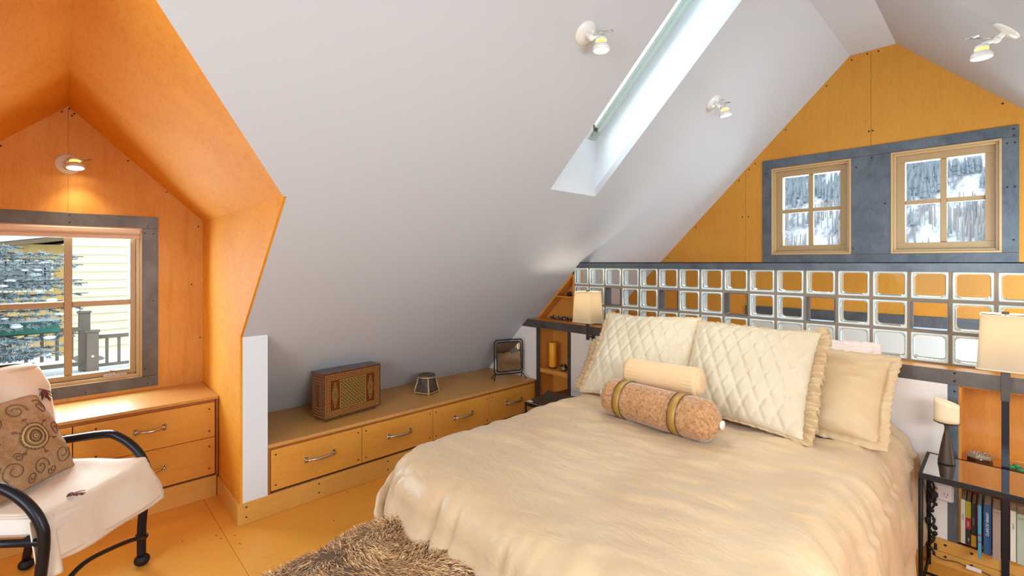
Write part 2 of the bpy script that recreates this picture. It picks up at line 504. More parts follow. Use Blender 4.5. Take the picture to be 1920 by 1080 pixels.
rz_ = lambda y: dz0 - (dz0 - dzk) * abs(y - YM) / (YC - YM)
for sgn in (1, -1):
    p = MB(); a = YM + sgn * .0006; o_ = OY1 if sgn > 0 else OY0; e = YC if sgn > 0 else YL
    p.prism([(XW, o_, 0), (XW, e, 0), (XW, e, dzk), (XW, o_, rz_(o_))], (-.02, 0, 0))
    p.prism([(XW, a, OZ1), (XW, o_, OZ1), (XW, o_, rz_(o_)), (XW, a, dz0)], (-.02, 0, 0))
    p.prism([(XW, a, 0), (XW, o_, 0), (XW, o_, OZ0), (XW, a, OZ0)], (-.02, 0, 0))
    p.build('plywood_panel', 'ply_wall', ww)
for y, z in ((.05, 2.345), (-.004, 2.345), (.04, 2.33), (.3, 2.1), (-.25, 2.1), (.68, 1.70), (.69, .93), (.5, 1.92), (.64, 1.3)):
    screw(ww, XW, y, z)
screw(ww, XW, YM + .006, 2.37)
# outside skin so that no sky leaks round the frame
MB().box(XW - .14, XW - .02, OY1, YC + .2, 0, 2.6, 0).box(XW - .14, XW - .02, YL - .2, OY0, 0, 2.6, 0).box(XW - .14, XW - .02, OY0, OY1, 0, OZ0, 0).box(XW - .14, XW - .02, OY0, OY1, OZ1, 2.6, 0).build('outer_wall', 'white', ww)

# steel casing plates round the window
cas = empty('trim_1', kind='structure')


def plate(parent, y0, y1, z0, z1, scr=()):
    o = MB().box(XW, XW + .006, y0, y1, z0, z1, .001).build('casing_plate', 'steel_brown', parent)
    for y, z in scr: screw(parent, XW + .006, y, z, s=.8)


plate(cas, -.407, .453, 1.673, 1.748, ((YM + .006, 1.735), (YM + .006, 1.69), (.40, 1.69), (-.35, 1.69)))
plate(cas, .372, .453, .712, 1.672, ((.43, 1.64), (.385, 1.64), (.43, 1.2), (.385, .76)))
plate(cas, -.407, -.326, .712, 1.672, ((-.37, 1.6),))
plate(cas, -.407, .453, .642, .711, ((.1, .66), (.4, .66), (-.3, .66)))
# window 1
w1 = struct('window_1')


def ring(mb, ax, pos, d0, d1, a0, a1, b0, b1, wd_, m=0):
    """rectangular ring in a plane; ax 'x' -> a is y, b is z"""
    for (p, q, r_, s_) in ((a0, a1, b0, b0 + wd_), (a0, a1, b1 - wd_, b1), (a0, a0 + wd_, b0 + wd_, b1 - wd_), (a1 - wd_, a1, b0 + wd_, b1 - wd_)):
        if ax == 'x': mb.box(pos + d0, pos + d1, p, q, r_, s_, .0015, m)
        else: mb.box(p, q, pos + d0, pos + d1, r_, s_, .0015, m)


f1 = MB(); ring(f1, 'x', XW, -.12, -.0, OY0, OY1, OZ0, OZ1, .014); ring(f1, 'x', XW, -.12, -.02, OY0 + .014, OY1 - .014, OZ0 + .014, OZ1 - .014, .018)
f1.build('window_frame', 'sash_l', w1)
f2 = MB(); ring(f2, 'x', XW, -.1, -.045, OY0 + .032, OY1 - .032, OZ0 + .035, OZ1 - .033, .03)
f2.build('sash', 'sash', w1)
MB().box(XW - .085, XW - .055, YM - .0185, YM + .0185, OZ0 + .065, OZ1 - .06, .003).build('muntin', 'sash', w1)
for a, b in ((OY0 + .06, YM - .0185), (YM + .0185, OY1 - .06)):
    MB().box(XW - .085, XW - .055, a, b, 1.18, 1.214, .003).build('muntin', 'sash', w1)
for a, b in ((OY0 + .06, YM), (YM, OY1 - .06)):
    for p, q in ((OZ0 + .06, 1.197), (1.197, OZ1 - .06)):
        MB().box(XW - .072, XW - .068, a, b, p, q, 0).build('pane', 'glass', w1)
h = MB().box(XW - .045, XW - .02, .18, .30, OZ0 + .03, OZ0 + .05, .004)
h.tube(bez([(XW - .03, .24, OZ0 + .05), (XW - .01, .235, OZ0 + .066), (XW + .005, .215, OZ0 + .072)], 4), .006, 8).ball((XW + .006, .212, OZ0 + .073), .009)
h.build('crank_handle', 'nickel', w1)
bl = MB().box(XW - .04, XW + .012, OY0 + .012, OY1 - .006, OZ1 - .045, OZ1 - .006, .01).box(XW - .03, XW + .004, OY0 + .014, OY1 - .012, OZ1 - .075, OZ1 - .045, .008)
bl = bl.build('roller_blind', 'blind'); tag(bl, 'pale beige roller blind rolled up at top of dormer window', 'blind')

# ------------------------------------------------------------------ walls: knee walls, posts, rear and right side
wk = struct('wall_left')
MB().prism([(XK, .717, 0), (XK, .717, 1.038), (-3.54, .717, .398), (-3.54, .717, 0)], (0, .128, 0)).build('white_post', 'white', wk)
MB().box(XK - .05, XK, YR, YL - .012, 0, 1.038, 0).build('knee_wall', 'white', wk)
wr = struct('wall_right')
MB().box(XR, XR + .03, YR, YG, 0, zr(XR) + .02, 0).build('plywood_panel', 'ply_gable', wr)
MB().box(XR - .02, XR + .03, YR, YB, .72, .80, .002).build('steel_cap', 'steel', wr)
MB().box(XR - .004, XR, YR, YB, .655, .662, 0).build('shadow_gap', 'gap', wr)
we = struct('wall_rear')
MB().prism([(-2.95, YR, 0), (-2.95, YR, 1.0), (XF0, YR, ZF), (XF1, YR, ZF), (XR, YR, zr(XR)), (XR, YR, 0)], (0, -.03, 0)).build('plywood_panel', 'ply_gable', we)

# gable wall behind the half wall
wg = struct('wall_gable')
CX0, CX1, CZ0, CZ1 = -1.488, .074, 1.43, 2.356
W2 = (-1.413, -.833, 1.518, 2.276); W3 = (-.586, -.004, 1.518, 2.279)
top = lambda x: min(zl(x), ZF, zr(x))
g = MB(); g.prism([(-3.54, YG, 0), (-3.54, YG, .398), (-1.635, YG, zl(-1.635)), (-1.635, YG, 0)], (0, .02, 0)); g.build('plywood_panel', 'ply_gable', wg)
g = MB(); g.prism([(-1.633, YG, 1.06), (-1.633, YG, zl(-1.633)), (W2[0], YG, zl(W2[0])), (W2[0], YG, 1.06)], (0, .02, 0))
g.prism([(W2[0], YG, W2[3]), (W2[0], YG, zl(W2[0])), (XF0, YG, ZF), (-.708, YG, ZF), (-.708, YG, W2[3])], (0, .02, 0))
g.box(W2[0], -.708, YG, YG + .02, 1.06, W2[2], 0).box(W2[1], -.708, YG, YG + .02, W2[2], W2[3], 0).build('plywood_panel', 'ply_gable', wg)
g = MB(); g.prism([(-.706, YG, W3[3]), (-.706, YG, ZF), (XF1, YG, ZF), (W3[1], YG, zr(W3[1])), (W3[1], YG, W3[3])], (0, .02, 0))
g.box(-.706, W3[0], YG, YG + .02, W3[2], W3[3], 0).box(-.706, W3[1], YG, YG + .02, 1.06, W3[2], 0)
g.prism([(W3[1], YG, 1.06), (W3[1], YG, zr(W3[1])), (.5, YG, zr(.5)), (.5, YG, 1.06)], (0, .02, 0)).build('plywood_panel', 'ply_gable', wg)
MB().prism([(.502, YG, 1.06), (.502, YG, zr(.502)), (XR, YG, zr(XR)), (XR, YG, 1.06)], (0, .02, 0)).build('plywood_panel', 'ply_gable', wg)
MB().box(-1.633, XR, YG, YG + .02, 0, .96, 0).build('white_panel', 'white', wg)
MB().box(-1.633, XR, YG - .012, YG + .02, .96, 1.06, .002).build('steel_rail', 'steel', wg)
# a recess round the outside so light only enters by the panes
o_ = MB()
o_.box(-3.6, W2[0], YG + .02, YG + .14, 0, 3.2, 0).box(W2[1], W3[0], YG + .02, YG + .14, 0, 3.2, 0).box(W3[1], XR + .1, YG + .02, YG + .14, 0, 3.2, 0)
o_.box(W2[0], W2[1], YG + .02, YG + .14, 0, W2[2], 0).box(W2[0], W2[1], YG + .02, YG + .14, W2[3], 3.2, 0)
o_.box(W3[0], W3[1], YG + .02, YG + .14, 0, W3[2], 0).box(W3[0], W3[1], YG + .02, YG + .14, W3[3], 3.2, 0)
o_.build('outer_wall', 'white', wg)
for x, z in ((-.72, 2.47), (-.695, 2.47), (-.73, 3.075), (-.66, 3.075), (-.83, 3.06), (-1.66, 1.87), (-1.61, 1.87), (-1.69, 2.21), (-1.55, 2.345), (-1.6, 2.30), (-2.1, 1.8), (-1.3, 2.6), (.0, 2.51), (-2.4, 1.5), (-1.0, 2.9)):
    screw(wg, x, YG - .001, z, 'y', 1.2)
t2 = empty('trim_2', kind='structure')
for (a, b, p, q) in ((CX0, CX1, W3[3] + .003, CZ1), (CX0, W2[0], W2[2], W3[3] + .001), (W2[1], W3[0], W2[2], W3[3] + .001), (W3[1], CX1, W2[2], W3[3] + .001), (CX0, CX1, CZ0, W2[2] - .002)):
    MB().box(a, b, YG - .006, YG, p, q, .001).build('casing_plate', 'steel', t2)
for x, z in ((.05, 2.33), (.05, 2.29), (-.7, 2.26), (-1.46, 2.24), (-.8, 2.2), (.02, 2.24), (.055, 2.24), (.02, 1.95), (.055, 1.95), (-.62, 1.9), (.05, 1.6), (-.82, 1.56)):
    screw(t2, x, YG - .007, z, 'y', 1.1)
for nm, (a, b, p, q) in (('window_2', W2), ('window_3', W3)):
    wn = struct(nm)
    f_ = MB(); ring(f_, 'y', YG, -.012, .13, a, b, p, q, .014); ring(f_, 'y', YG, .008, .13, a + .014, b - .014, p + .014, q - .014, .016); f_.build('window_frame', 'sash_l', wn)
    f_ = MB(); ring(f_, 'y', YG, .03, .09, a + .03, b - .03, p + .03, q - .03, .05); f_.build('sash', 'sash', wn)
    mx = (a + b) / 2; mz = (p + q) / 2
    MB().box(mx - .018, mx + .018, YG + .045, YG + .075, p + .08, q - .08, .003).build('muntin', 'sash', wn)
    for u0, u1 in ((a + .08, mx - .018), (mx + .018, b - .08)):
        MB().box(u0, u1, YG + .045, YG + .075, mz - .016, mz + .016, .003).build('muntin', 'sash', wn)
        for v0, v1 in ((p + .08, mz), (mz, q - .08)):
            MB().box(u0 - .005, u1 + .005, YG + .058, YG + .062, v0, v1, 0).build('pane', 'glass', wn)

# ------------------------------------------------------------------ half wall behind the bed
wh = struct('wall_headboard')
MB().box(-2.49, -.181, YH - .006, YH, 0, .87, .002).build('white_panel', 'panel', wh)
MB().prism([(-3.54, YH, .40), (-2.887, YH, .40), (-2.887, YH, .87), (-3.07, YH, .868)], (0, .02, 0)).build('white_panel', 'panel', wh)
MB().box(-2.49, -.181, YH, 3.30, 0, .87, 0).build('core', 'white', wh)
MB().box(-3.54, 1.0, 3.28, 3.32, 0, .9, 0).build('niche_back', 'ply_niche', wh)
# left niche
nb = MB().box(-2.887, -2.49, YH + .006, 3.28, .477, .514, .002).box(-2.887, -2.875, YH + .006, 3.28, 0, .87, 0).box(-2.503, -2.49, YH + .006, 3.28, 0, .87, 0).box(-2.875, -2.503, YH + .006, 3.28, .862, .87, 0)
nb.build('niche_shelf', 'ply_niche', wh)
# right niche, shelf and floor
nb = MB().box(-.181, 1.0, YH + .006, 3.28, .123, .14, .002).box(-.14, 1.0, YH + .006, 3.28, .475, .498, .002).box(-.181, -.135, YH + .006, 3.28, .14, .87, 0).box(-.14, 1.0, YH + .006, 3.28, .862, .87, 0).box(.98, 1.0, YH, 3.28, 0, .87, 0)
nb.build('niche_shelf', 'ply_niche', wh)
# sill board, cap, posts, rail
MB().box(-2.99, 1.0, YH, 3.30, .925, .937, .002).build('sill_board', 'ply_niche', wh)
MB().box(-2.99, 1.0, YH + .005, 3.28, .872, .925, 0).build('rail_core', 'gap', wh)
t3 = empty('trim_3', kind='structure')
MB().prism([(-3.065, YH - .006, .868), (1.0, YH - .006, .868), (1.0, YH - .006, .937), (-2.996, YH - .006, .937)], (0, .006, 0)).build('steel_rail', 'steel_brown', t3)
MB().box(-2.887, -2.848, YH - .004, YH + .006, .0, .868, .001).build('steel_post', 'steel_dark', t3)
MB().box(-2.528, -2.492, YH - .004, YH + .006, .0, .868, .001).build('steel_post', 'steel_dark', t3)
MB().box(-.183, -.146, YH - .008, YH + .006, .123, .868, .001).build('steel_post', 'steel', t3)
for x, z in ((-.158, .925), (-.158, .888), (-.158, .84), (-1.5, .9)): screw(t3, x, YH - .008, z, 'y')
MB().prism([(-2.50, YB - .012, 1.452), (-2.545, YB - .012, 1.405), (1.0, YB - .012, 1.405), (1.0, YB - .012, 1.452)], (0, .006, 0)).prism([(-2.50, YB - .012, 1.447), (1.0, YB - .012, 1.447), (1.0, YB - .012, 1.453), (-2.50, YB - .012, 1.453)], (0, .13, 0)).build('steel_cap', 'steel', t3)
b5 = empty('baseboard_headboard', kind='structure')
MB().box(-.36, 1.0, YH - .02, YH - .006, .062, .123, .002).build('baseboard', 'ply_base', b5); MB().box(-.36, 1.0, YH - .02, YH - .006, 0, .060, .002).build('baseboard', 'ply_base', b5)
for x, z in ((-.19, .10), (-.10, .10), (-.19, .045), (-.1, .045)): screw(b5, x, YH - .021, z, 'y', 1.1)
# triangular shelf beside the blocks
tn = struct('trim_4')
q = MB(); q.prism([(-3.0, YB, .938), (-2.975, YB, .938), (-2.56, YB, 1.353), (-2.56, YB, 1.378)], (0, .11, 0))
q.prism([(-2.575, YB, .938), (-2.561, YB, .938), (-2.561, YB, 1.377), (-2.575, YB, 1.363)], (0, .11, 0)).build('sloped_board', 'ply_niche', tn)
MB().prism([(-3.0, 3.298, .938), (-2.56, 3.298, .938), (-2.56, 3.298, 1.377)], (0, .01, 0)).build('back_board', 'ply_niche', tn)
MB().box(-2.79, -2.575, YB + .004, 3.298, 1.142, 1.154, .001).build('shelf', 'ply_niche', tn)
# mortar grid and glass blocks
zr0 = [.945, 1.105, 1.265]; BH = .1445; BWD = .1445; PIT = .1587
gb = struct('wall_glass_block')
mo = MB()
nb0, nb1 = -1, 21
x_a = -2.402 - PIT
for k in range(nb0, nb1 + 1):
    xk = -2.402 + PIT * (k)
    mo.box(xk - .007, xk + .007, YB + .006, YB + .078, .937, 1.41, 0)
for z0, z1 in ((.937, .945), (1.0895, 1.105), (1.2495, 1.265)): mo.box(x_a, -2.402 + PIT * nb1, YB + .0065, YB + .0775, z0, z1, 0)
mo.build('mortar_joints', 'mortar', gb, kind='stuff')


def rrect(w_, h_, r_, n=3):
    out = []
    for cx, cz, a0 in ((w_ / 2 - r_, h_ / 2 - r_, 0), (-w_ / 2 + r_, h_ / 2 - r_, 90), (-w_ / 2 + r_, -h_ / 2 + r_, 180), (w_ / 2 - r_, -h_ / 2 + r_, 270)):
        for i in range(n + 1):
            a = R(a0 + 90 * i / n); out.append((cx + r_ * cos(a), cz + r_ * sin(a)))
    return out


def block_mesh(clear=False):
    """local: centre at 0, front face at y=0, back at y=.08"""
    b = MB(); n = 16
    if clear:
        loops = [(BWD, BH, .002, 0.0), (BWD - .008, BH - .008, .003, 0.0), (BWD - .008, BH - .008, .003, .08), (BWD, BH, .002, .08)]
        mi = [1, 1, 1]
    else:
        loops = [(BWD, BH, .004, .003), (BWD - .004, BH - .004, .006, -.001), (BWD - .014, BH - .014, .012, -.002), (BWD - .020, BH - .020, .016, .004),
                 (BWD - .026, BH - .026, .018, .010), (BWD - .022, BH - .022, .018, .040), (BWD - .026, BH - .026, .018, .070), (BWD - .014, BH - .014, .012, .082), (BWD, BH, .004, .077)]
        mi = [0, 0, 0, 1, 2, 2, 1, 0]
    vs = []
    for (a, h_, r_, y) in loops: vs += [(x, y, z) for x, z in rrect(a, h_, r_)]
    o = len(b.v); b.v += vs
    for i in range(len(loops) - 1):
        for j in range(n):
            b.f.append([o + i * n + j, o + (i + 1) * n + j, o + (i + 1) * n + (j + 1) % n, o + i * n + (j + 1) % n]); b.m.append(mi[i]); b.s.append(not clear)
    if not clear:
        for y in (.004, .076):
            p = rrect(BWD - .020, BH - .020, .016)
            b.add([(x, y, z) for x, z in p], [tuple(range(n))], 3)
    return b.build('glass_block', ['blockrim', 'steel_dark', 'blockside', 'blockface'] if not clear else ['blockrim', 'steel', 'blockside', 'blockface'], gb)


M['blockglass'] = mat('glass_block_bead', 'F4FAF8', .05, trans=.9)
t_ = block_mesh(); ME = t_.data; ME.materials[1] = M['blockglass']
t2_ = block_mesh(True); MEC = t2_.data
D.objects.remove(t_); D.objects.remove(t2_)
for r_i, z0 in enumerate(zr0):
    for k in range(nb0, nb1):
        clear = (r_i == 1 and k in (1, 4, 7, 10, 13, 16))
        hh = 1.0 if r_i < 2 else .965
        share('glass_block', MEC if clear else ME, gb, (-2.402 + PIT * (k + .5), YB, z0 + BH * hh / 2), sc=(1, 1, hh))

# ------------------------------------------------------------------ drawers


def bow_handle(w_, parent, loc):
    """nickel bow pull facing +x, two screw plates"""
    b = MB()
    for s_ in (-1, 1):
        b.box(0, .004, s_ * w_ / 2 - .010, s_ * w_ / 2 + .010, -.019, .019, .003)
        b.ball((.006, s_ * w_ / 2, 0), .008, 8, 6)
    pts = bez([(.004, -w_ / 2 + .004, 0), (.022, -w_ / 2 + .022, 0), (.032, 0, -.002), (.022, w_ / 2 - .022, 0), (.004, w_ / 2 - .004, 0)], 5)
    b.tube(pts, [.0045 + .0045 * sin(pi * i / (len(pts) - 1)) for i in range(len(pts))], 8)
    for s_ in (-1, 1):
        for z in (-.011, .011): b.lathe([(.0001, .0052), (.0032, .0052), (.0032, .003)], 8, (0, s_ * w_ / 2, z), Matrix.Rotation(R(90), 3, 'Y'), m=1)
    return b.build('handle', ['nickel', 'screw'], parent, loc)


def drawer(parent, x, y0, y1, z0, z1, hy, hz, hw, scr=None):
    o = MB().box(-.018, 0, 0, y1 - y0, 0, z1 - z0, .0015).build('drawer', 'ply_front', parent, (x, y0, z0))
    bow_handle(hw, o, (0, hy - y0, hz - z0))
    for (sy, sz) in (scr or [(.025, .03), (.025, z1 - z0 - .03), (y1 - y0 - .025, .03), (y1 - y0 - .025, z1 - z0 - .03)]):
        screw(o, 0, sy, sz)
    return o


# long low cabinet
lc = empty('storage_cabinet', (0, 0, 0), 0, 'long low plywood built-in cabinet with four drawers under the white sloped ceiling', 'cabinet')
MB().box(-3.54, XK - .022, .847, 3.058, .0, .388, .0).build('carcass', 'gap', lc)
MB().box(-3.535, XK + .006, .847, 3.058, .388, .408, .002).build('cabinet_top', 'ply_top', lc)
MB().box(XK - .022, XK - .002, .847, .860, .122, .388, .001).build('stile', 'ply_edge', lc)
MB().box(XK - .022, XK - .004, .86, 3.058, .374, .386, .001).build('rail', 'ply_edge', lc)
for (a, b), hy in zip(((.863, 1.414), (1.418, 1.968), (1.972, 2.519), (2.523, 3.056)), (1.143, 1.692, 2.25, 2.798)):
    drawer(lc, XK, a, b, .137, .372, hy, .262, .17)
bb = empty('baseboard_left', kind='structure')
p = MB().box(XK - .018, XK + .002, .70, 3.058, 0, .121, .002).build('baseboard', 'ply_base', bb)
for y in (.735, 1.135, 1.60, 2.05, 2.5): screw(bb, XK + .002, y, .095); screw(bb, XK + .002, y, .04)
MB().box(XC, XK - .0, YC - .012, YC, 0, .121, .002).build('baseboard', 'ply_base', bb)
MB().box(XC, XK - .0, YL, YL + .012, 0, .121, .002).build('baseboard', 'ply_base', bb)

# dormer cabinet
dc = empty('dormer_cabinet', (0, 0, 0), 0, 'plywood drawer cabinet built in under the dormer window', 'cabinet')
MB().box(-3.85, XC - .02, YL + .002, YC - .002, 0, .600, 0).build('carcass', 'gap', dc)
MB().box(-3.856, XC + .004, YL + .003, YC - .003, .604, .621, .002).build('cabinet_top', 'ply_top', dc)
for a, b in ((.687, .701), (YL + .003, YL + .018)): MB().box(XC - .02, XC - .001, a, b, .13, .603, .001).build('stile', 'ply_edge', dc)
MB().box(XC - .02, XC - .004, YL + .02, .684, .588, .602, .001).build('rail', 'ply_edge', dc)
for a, b, hy in ((.039, .682, .362), (YL + .022, .035, -.31)):
    drawer(dc, XC, a, b, .373, .586, hy, .491, .131, [(.09, .03), (.09, .18), (b - a - .03, .04), (b - a - .03, .175)])
    drawer(dc, XC, a, b, .143, .369, hy, .254, .131, [(.09, .03), (.09, .18), (b - a - .03, .04), (b - a - .03, .175)])
MB().box(XC - .02, XC - .0, YL + .014, YC - .014, 0, .130, .002).build('plinth', 'ply_base', dc)

# ------------------------------------------------------------------ bed
bed = empty('bed', (-1.08, 1.96, 0), 0, 'queen bed under the glass block half wall', 'bed')
Lb = lambda p: V(p) - V((-1.08, 1.96, 0))
MB().box(-.66, .66, -.88, 1.04, .10, .30, .01).build('box_spring', 'linen', bed)
MB().box(-.66, .66, -.90, 1.04, .30, .60, .05).build('mattress', 'linen', bed)
for x in (-.68, .68):
    for y in (-.9, .96): MB().tube([(x, y, 0), (x, y, .1)], .025, 10).build('leg', 'iron', bed)
sk_ = MB()
sk_.grid(lambda u, v: (.745 + .03 * (1 - v) + .012 * sin(u * 40) * (1 - v), .30 + u * .70, .0 + .32 * v), 60, 6)
sk_.build('bed_skirt', 'linen', bed)

# coverlet
X0, X1, Y0, Y1, ZT = -1.855, -.305, .93, 3.02, .655
RC, RO = .26, .13


def drape(p, q):
    # core rectangle: inset by RC at foot; straight at the head
    cx = min(max(p, X0 + RC), X1 - RC); cy = min(max(q, Y0 + RC), Y1)
    dx, dy = p - cx, q - cy; Dd = sqrt(dx * dx + dy * dy)
    lim = RC - RO + RO * pi / 2 + .43
    Dd = min(Dd, lim)
    if Dd < 1e-6: nx = ny = 0
    else:
        l = sqrt(dx * dx + dy * dy); nx, ny = dx / l, dy / l
    s_ = Dd - (RC - RO)
    if s_ <= 0: hzt, z = Dd, 0
    elif s_ < RO * pi / 2: hzt, z = RC - RO + RO * sin(s_ / RO), -RO * (1 - cos(s_ / RO))
    else:
        dn = s_ - RO * pi / 2; z = -RO - dn
        per = cx * 1.0 - cy * 1.0 + math.atan2(ny, nx) * .45
        hzt = RC + .02 * sin(min(dn / .25, 1) * pi / 2) + .022 * min(1, dn / .3) * sin(per * 17 + 2.5 * noise.noise(V((cx * 2, cy * 2, 1)))) 
        wt = max(0, min(1, 1 - nx * 2.2))
        hzt += wt * (.035 * sin(min(1, dn / .3) * pi) - .17 * (min(dn, .45) / .45) ** 2)
        if nx > .5: hzt += .015
    x, y = cx + nx * hzt, cy + ny * hzt
    zz = ZT + z
    # crown, wrinkles and tufts on the top
    k_ = max(0, min(1, 1 - s_ / .1)) if s_ > 0 else 1
    zz += k_ * (.014 * noise.noise(V((p * 2.2, q * 2.2, 0))) + (.004 + .016 * max(0, min(1, (q - 1.1) * .9))) * noise.noise(V((p * 5 + q * 3, q * 15 - p * 5, 3))) + .0012 * noise.noise(V((p * 20, q * 13, 5))))
    gx, gy = p / .17, q / .15
    i = round(gy); fx = gx - (.5 if i % 2 else 0); dd = ((fx - round(fx)) * .17) ** 2 + ((gy - i) * .15) ** 2
    zz -= .007 * exp(-dd / .0003)
    wk_ = noise.noise(V((p * 5 - q * 3, q * 5 + p * 2, 8)))
    if s_ > 0:
        pf = cx - cy + math.atan2(ny, nx) * .30
        ph = pf * 48 + 13 * noise.noise(V((pf * 3.4, s_ * 1.8, 6)))
        am = max(0, noise.noise(V((pf * 5, 2.2, 1))) + .45)
        fo_d = -.030 * am * min(1, s_ / .16) * max(0, sin(ph)) ** 1.6
        x += nx * fo_d; y += ny * fo_d
    if s_ > -.1 and s_ < .35:
        tt_ = (math.atan2(ny, nx) * .5 + cx * 1.1 - cy * 1.1); a_ = .020 * noise.noise(V((tt_ * 9, Dd * 1.5, 2))) * min(1, max(0, s_ + .1) * 5); x += nx * a_; y += ny * a_; zz += .4 * a_
    # soft sag of the rim
    return V((x, y, max(zz, .03)))


cv = MB(); st = .0165
nx_ = int((X1 - X0 + 1.0) / st); ny_ = int((Y1 - Y0 + .52) / st)
px0 = X0 - .5; qy0 = Y0 - .5
cv.grid(lambda u, v: drape(px0 + u * (X1 - X0 + 1.0), qy0 + v * (Y1 - qy0)), nx_, ny_)
cvo = cv.build('coverlet', 'coverlet')
bm = bmesh.new(); bm.from_mesh(cvo.data); bmesh.ops.remove_doubles(bm, verts=bm.verts, dist=.0012)
bmesh.ops.dissolve_degenerate(bm, dist=.0008, edges=bm.edges)
bm.to_mesh(cvo.data); bm.free()
for p_ in cvo.data.polygons: p_.use_smooth = True
md = cvo.modifiers.new('thick', 'SOLIDIFY'); md.thickness = .008; md.offset = -1
hm2 = MB(); hp = bez([(-1.78, 1.40, .60), (-1.845, 1.22, .565), (-1.875, 1.10, .50), (-1.860, 1.02, .44), (-1.80, .962, .40), (-1.69, .93, .375), (-1.56, .92, .36)], 8)
hm2.tube(hp, [.008 + .016 * sin(pi * i / (len(hp) - 1)) + .0022 * sin(i * .8) for i in range(len(hp))], 12, flat=1.5)
hm2.build('folded_hem', 'coverlet', cvo)
tag(cvo, 'champagne satin quilted coverlet draped over the bed down to the floor', 'bedspread')


# ------------------------------------------------------------------ pillows
def pillow(name, c4, th, mats, label, cat='pillow', group=None, quilt=0, flange=0, n=56, pinch=.05, seed=0, ruf=0, wr=.006, flm=1, sides=(1, 1, 1, 1)):
    bl_, br_, tr_, tl_ = [V(p) for p in c4]
    ctr = (bl_ + br_ + tr_ + tl_) / 4
    nrm = ((br_ - bl_).cross(tl_ - bl_)).normalized()
    if nrm.dot(V((0, 0, 1.45)) - ctr) < 0: nrm = -nrm
    W_ = ((br_ - bl_).length + (tr_ - tl_).length) / 2; H_ = ((tl_ - bl_).length + (tr_ - br_).length) / 2
    b = MB()

    def f(side):
        def g_(u, v):
            s_, t_ = 2 * u - 1, 2 * v - 1
            pu = u - pinch * s_ * (1 - t_ * t_) * .5 * abs(s_) ** 3; pv = v - pinch * t_ * (1 - s_ * s_) * .5 * abs(t_) ** 3
            P_ = bl_ * (1 - pu) * (1 - pv) + br_ * pu * (1 - pv) + tr_ * pu * pv + tl_ * (1 - pu) * pv
            prof = (max(0, 1 - abs(s_) ** 2.4) * max(0, 1 - abs(t_) ** 2.4)) ** .55
            hgt = th / 2 * prof
            if quilt:
                a = (u * W_ / quilt + v * H_ / (quilt * 2.1)); c_ = (u * W_ / quilt - v * H_ / (quilt * 2.1))
                da = abs(a - round(a)); dc_ = abs(c_ - round(c_))
                hgt -= .0065 * (exp(-(da / .13) ** 2) + exp(-(dc_ / .13) ** 2)) * min(1, prof * 1.5)
                hgt += .003 * prof
            hgt += wr * prof ** .5 * noise.noise(V((s_ * 2.2 + seed, t_ * 2.2, seed * 1.3))) * 2
            # wrinkles radiating from the corners
            edge = 1 - prof
            hgt += .010 * edge * (1 - edge) * 2 * noise.noise(V((s_ * 7 + seed, t_ * 7, 4)))
            return P_ + nrm * hgt * side + nrm * (.012 * noise.noise(V((s_ * 1.3 + seed, t_ * 1.3, 9))))
        return g_
    b.grid(f(1), n, n, 0); b.grid(f(-1), n, n, 0, flip=True)
    o = b.build(name, mats if isinstance(mats, list) else [mats])
    bm = bmesh.new(); bm.from_mesh(o.data); bmesh.ops.remove_doubles(bm, verts=bm.verts, dist=.0006); bm.to_mesh(o.data); bm.free()
    for p_ in o.data.polygons: p_.use_smooth = True
    tag(o, label, cat, group)
    if flange:
        fb = MB(); rim = []
        K = 90
        for e in range(4):
            for i in range(K):
                t = i / K
                u, v = ((t, 0), (1, t), (1 - t, 1), (0, 1 - t))[e]
                rim.append((u, v))
        NN = len(rim); vs = []
        for i, (u, v) in enumerate(rim):
            a = (f(1)(u, v) + f(-1)(u, v)) / 2
            out = (a - ctr); out -= nrm * out.dot(nrm)
            s_, t_ = 2 * u - 1, 2 * v - 1
            od = ((br_ - bl_).normalized() * (s_ if abs(s_) > .985 else s_ ** 9) + (tl_ - bl_).normalized() * (t_ if abs(t_) > .985 else t_ ** 9))
            if od.length > 1: od.normalize()
            e_i = i // K; k_ = sides[e_i]; t0 = (i % K) / K
            k_ = k_ * (1 - max(0, t0 - .9) * 5) + sides[(e_i + 1) % 4] * max(0, t0 - .9) * 5 if t0 > .9 else (k_ * (1 - max(0, .1 - t0) * 5) + sides[(e_i - 1) % 4] * max(0, .1 - t0) * 5)
            r1 = k_ * (ruf * sin(i * 1.15 + sin(i * .4)) + ruf * .6 * sin(i * .53 + seed)); fl2 = flange * k_ * (1 + .07 * sin(i * .9 + seed))
            vs += [a - od * .012, a + od * fl2 * .5 + nrm * r1 * .6, a + od * fl2 + nrm * r1]
        fs = [(3 * i + k, 3 * ((i + 1) % NN) + k, 3 * ((i + 1) % NN) + k + 1, 3 * i + k + 1) for i in range(NN) for k in (0, 1)]
        fb.add(vs, fs, 0, True)
        fo = fb.build('flange', [mats[flm] if isinstance(mats, list) else mats], o)
        md = fo.modifiers.new('t', 'SOLIDIFY'); md.thickness = .006; md.offset = 0
    return o


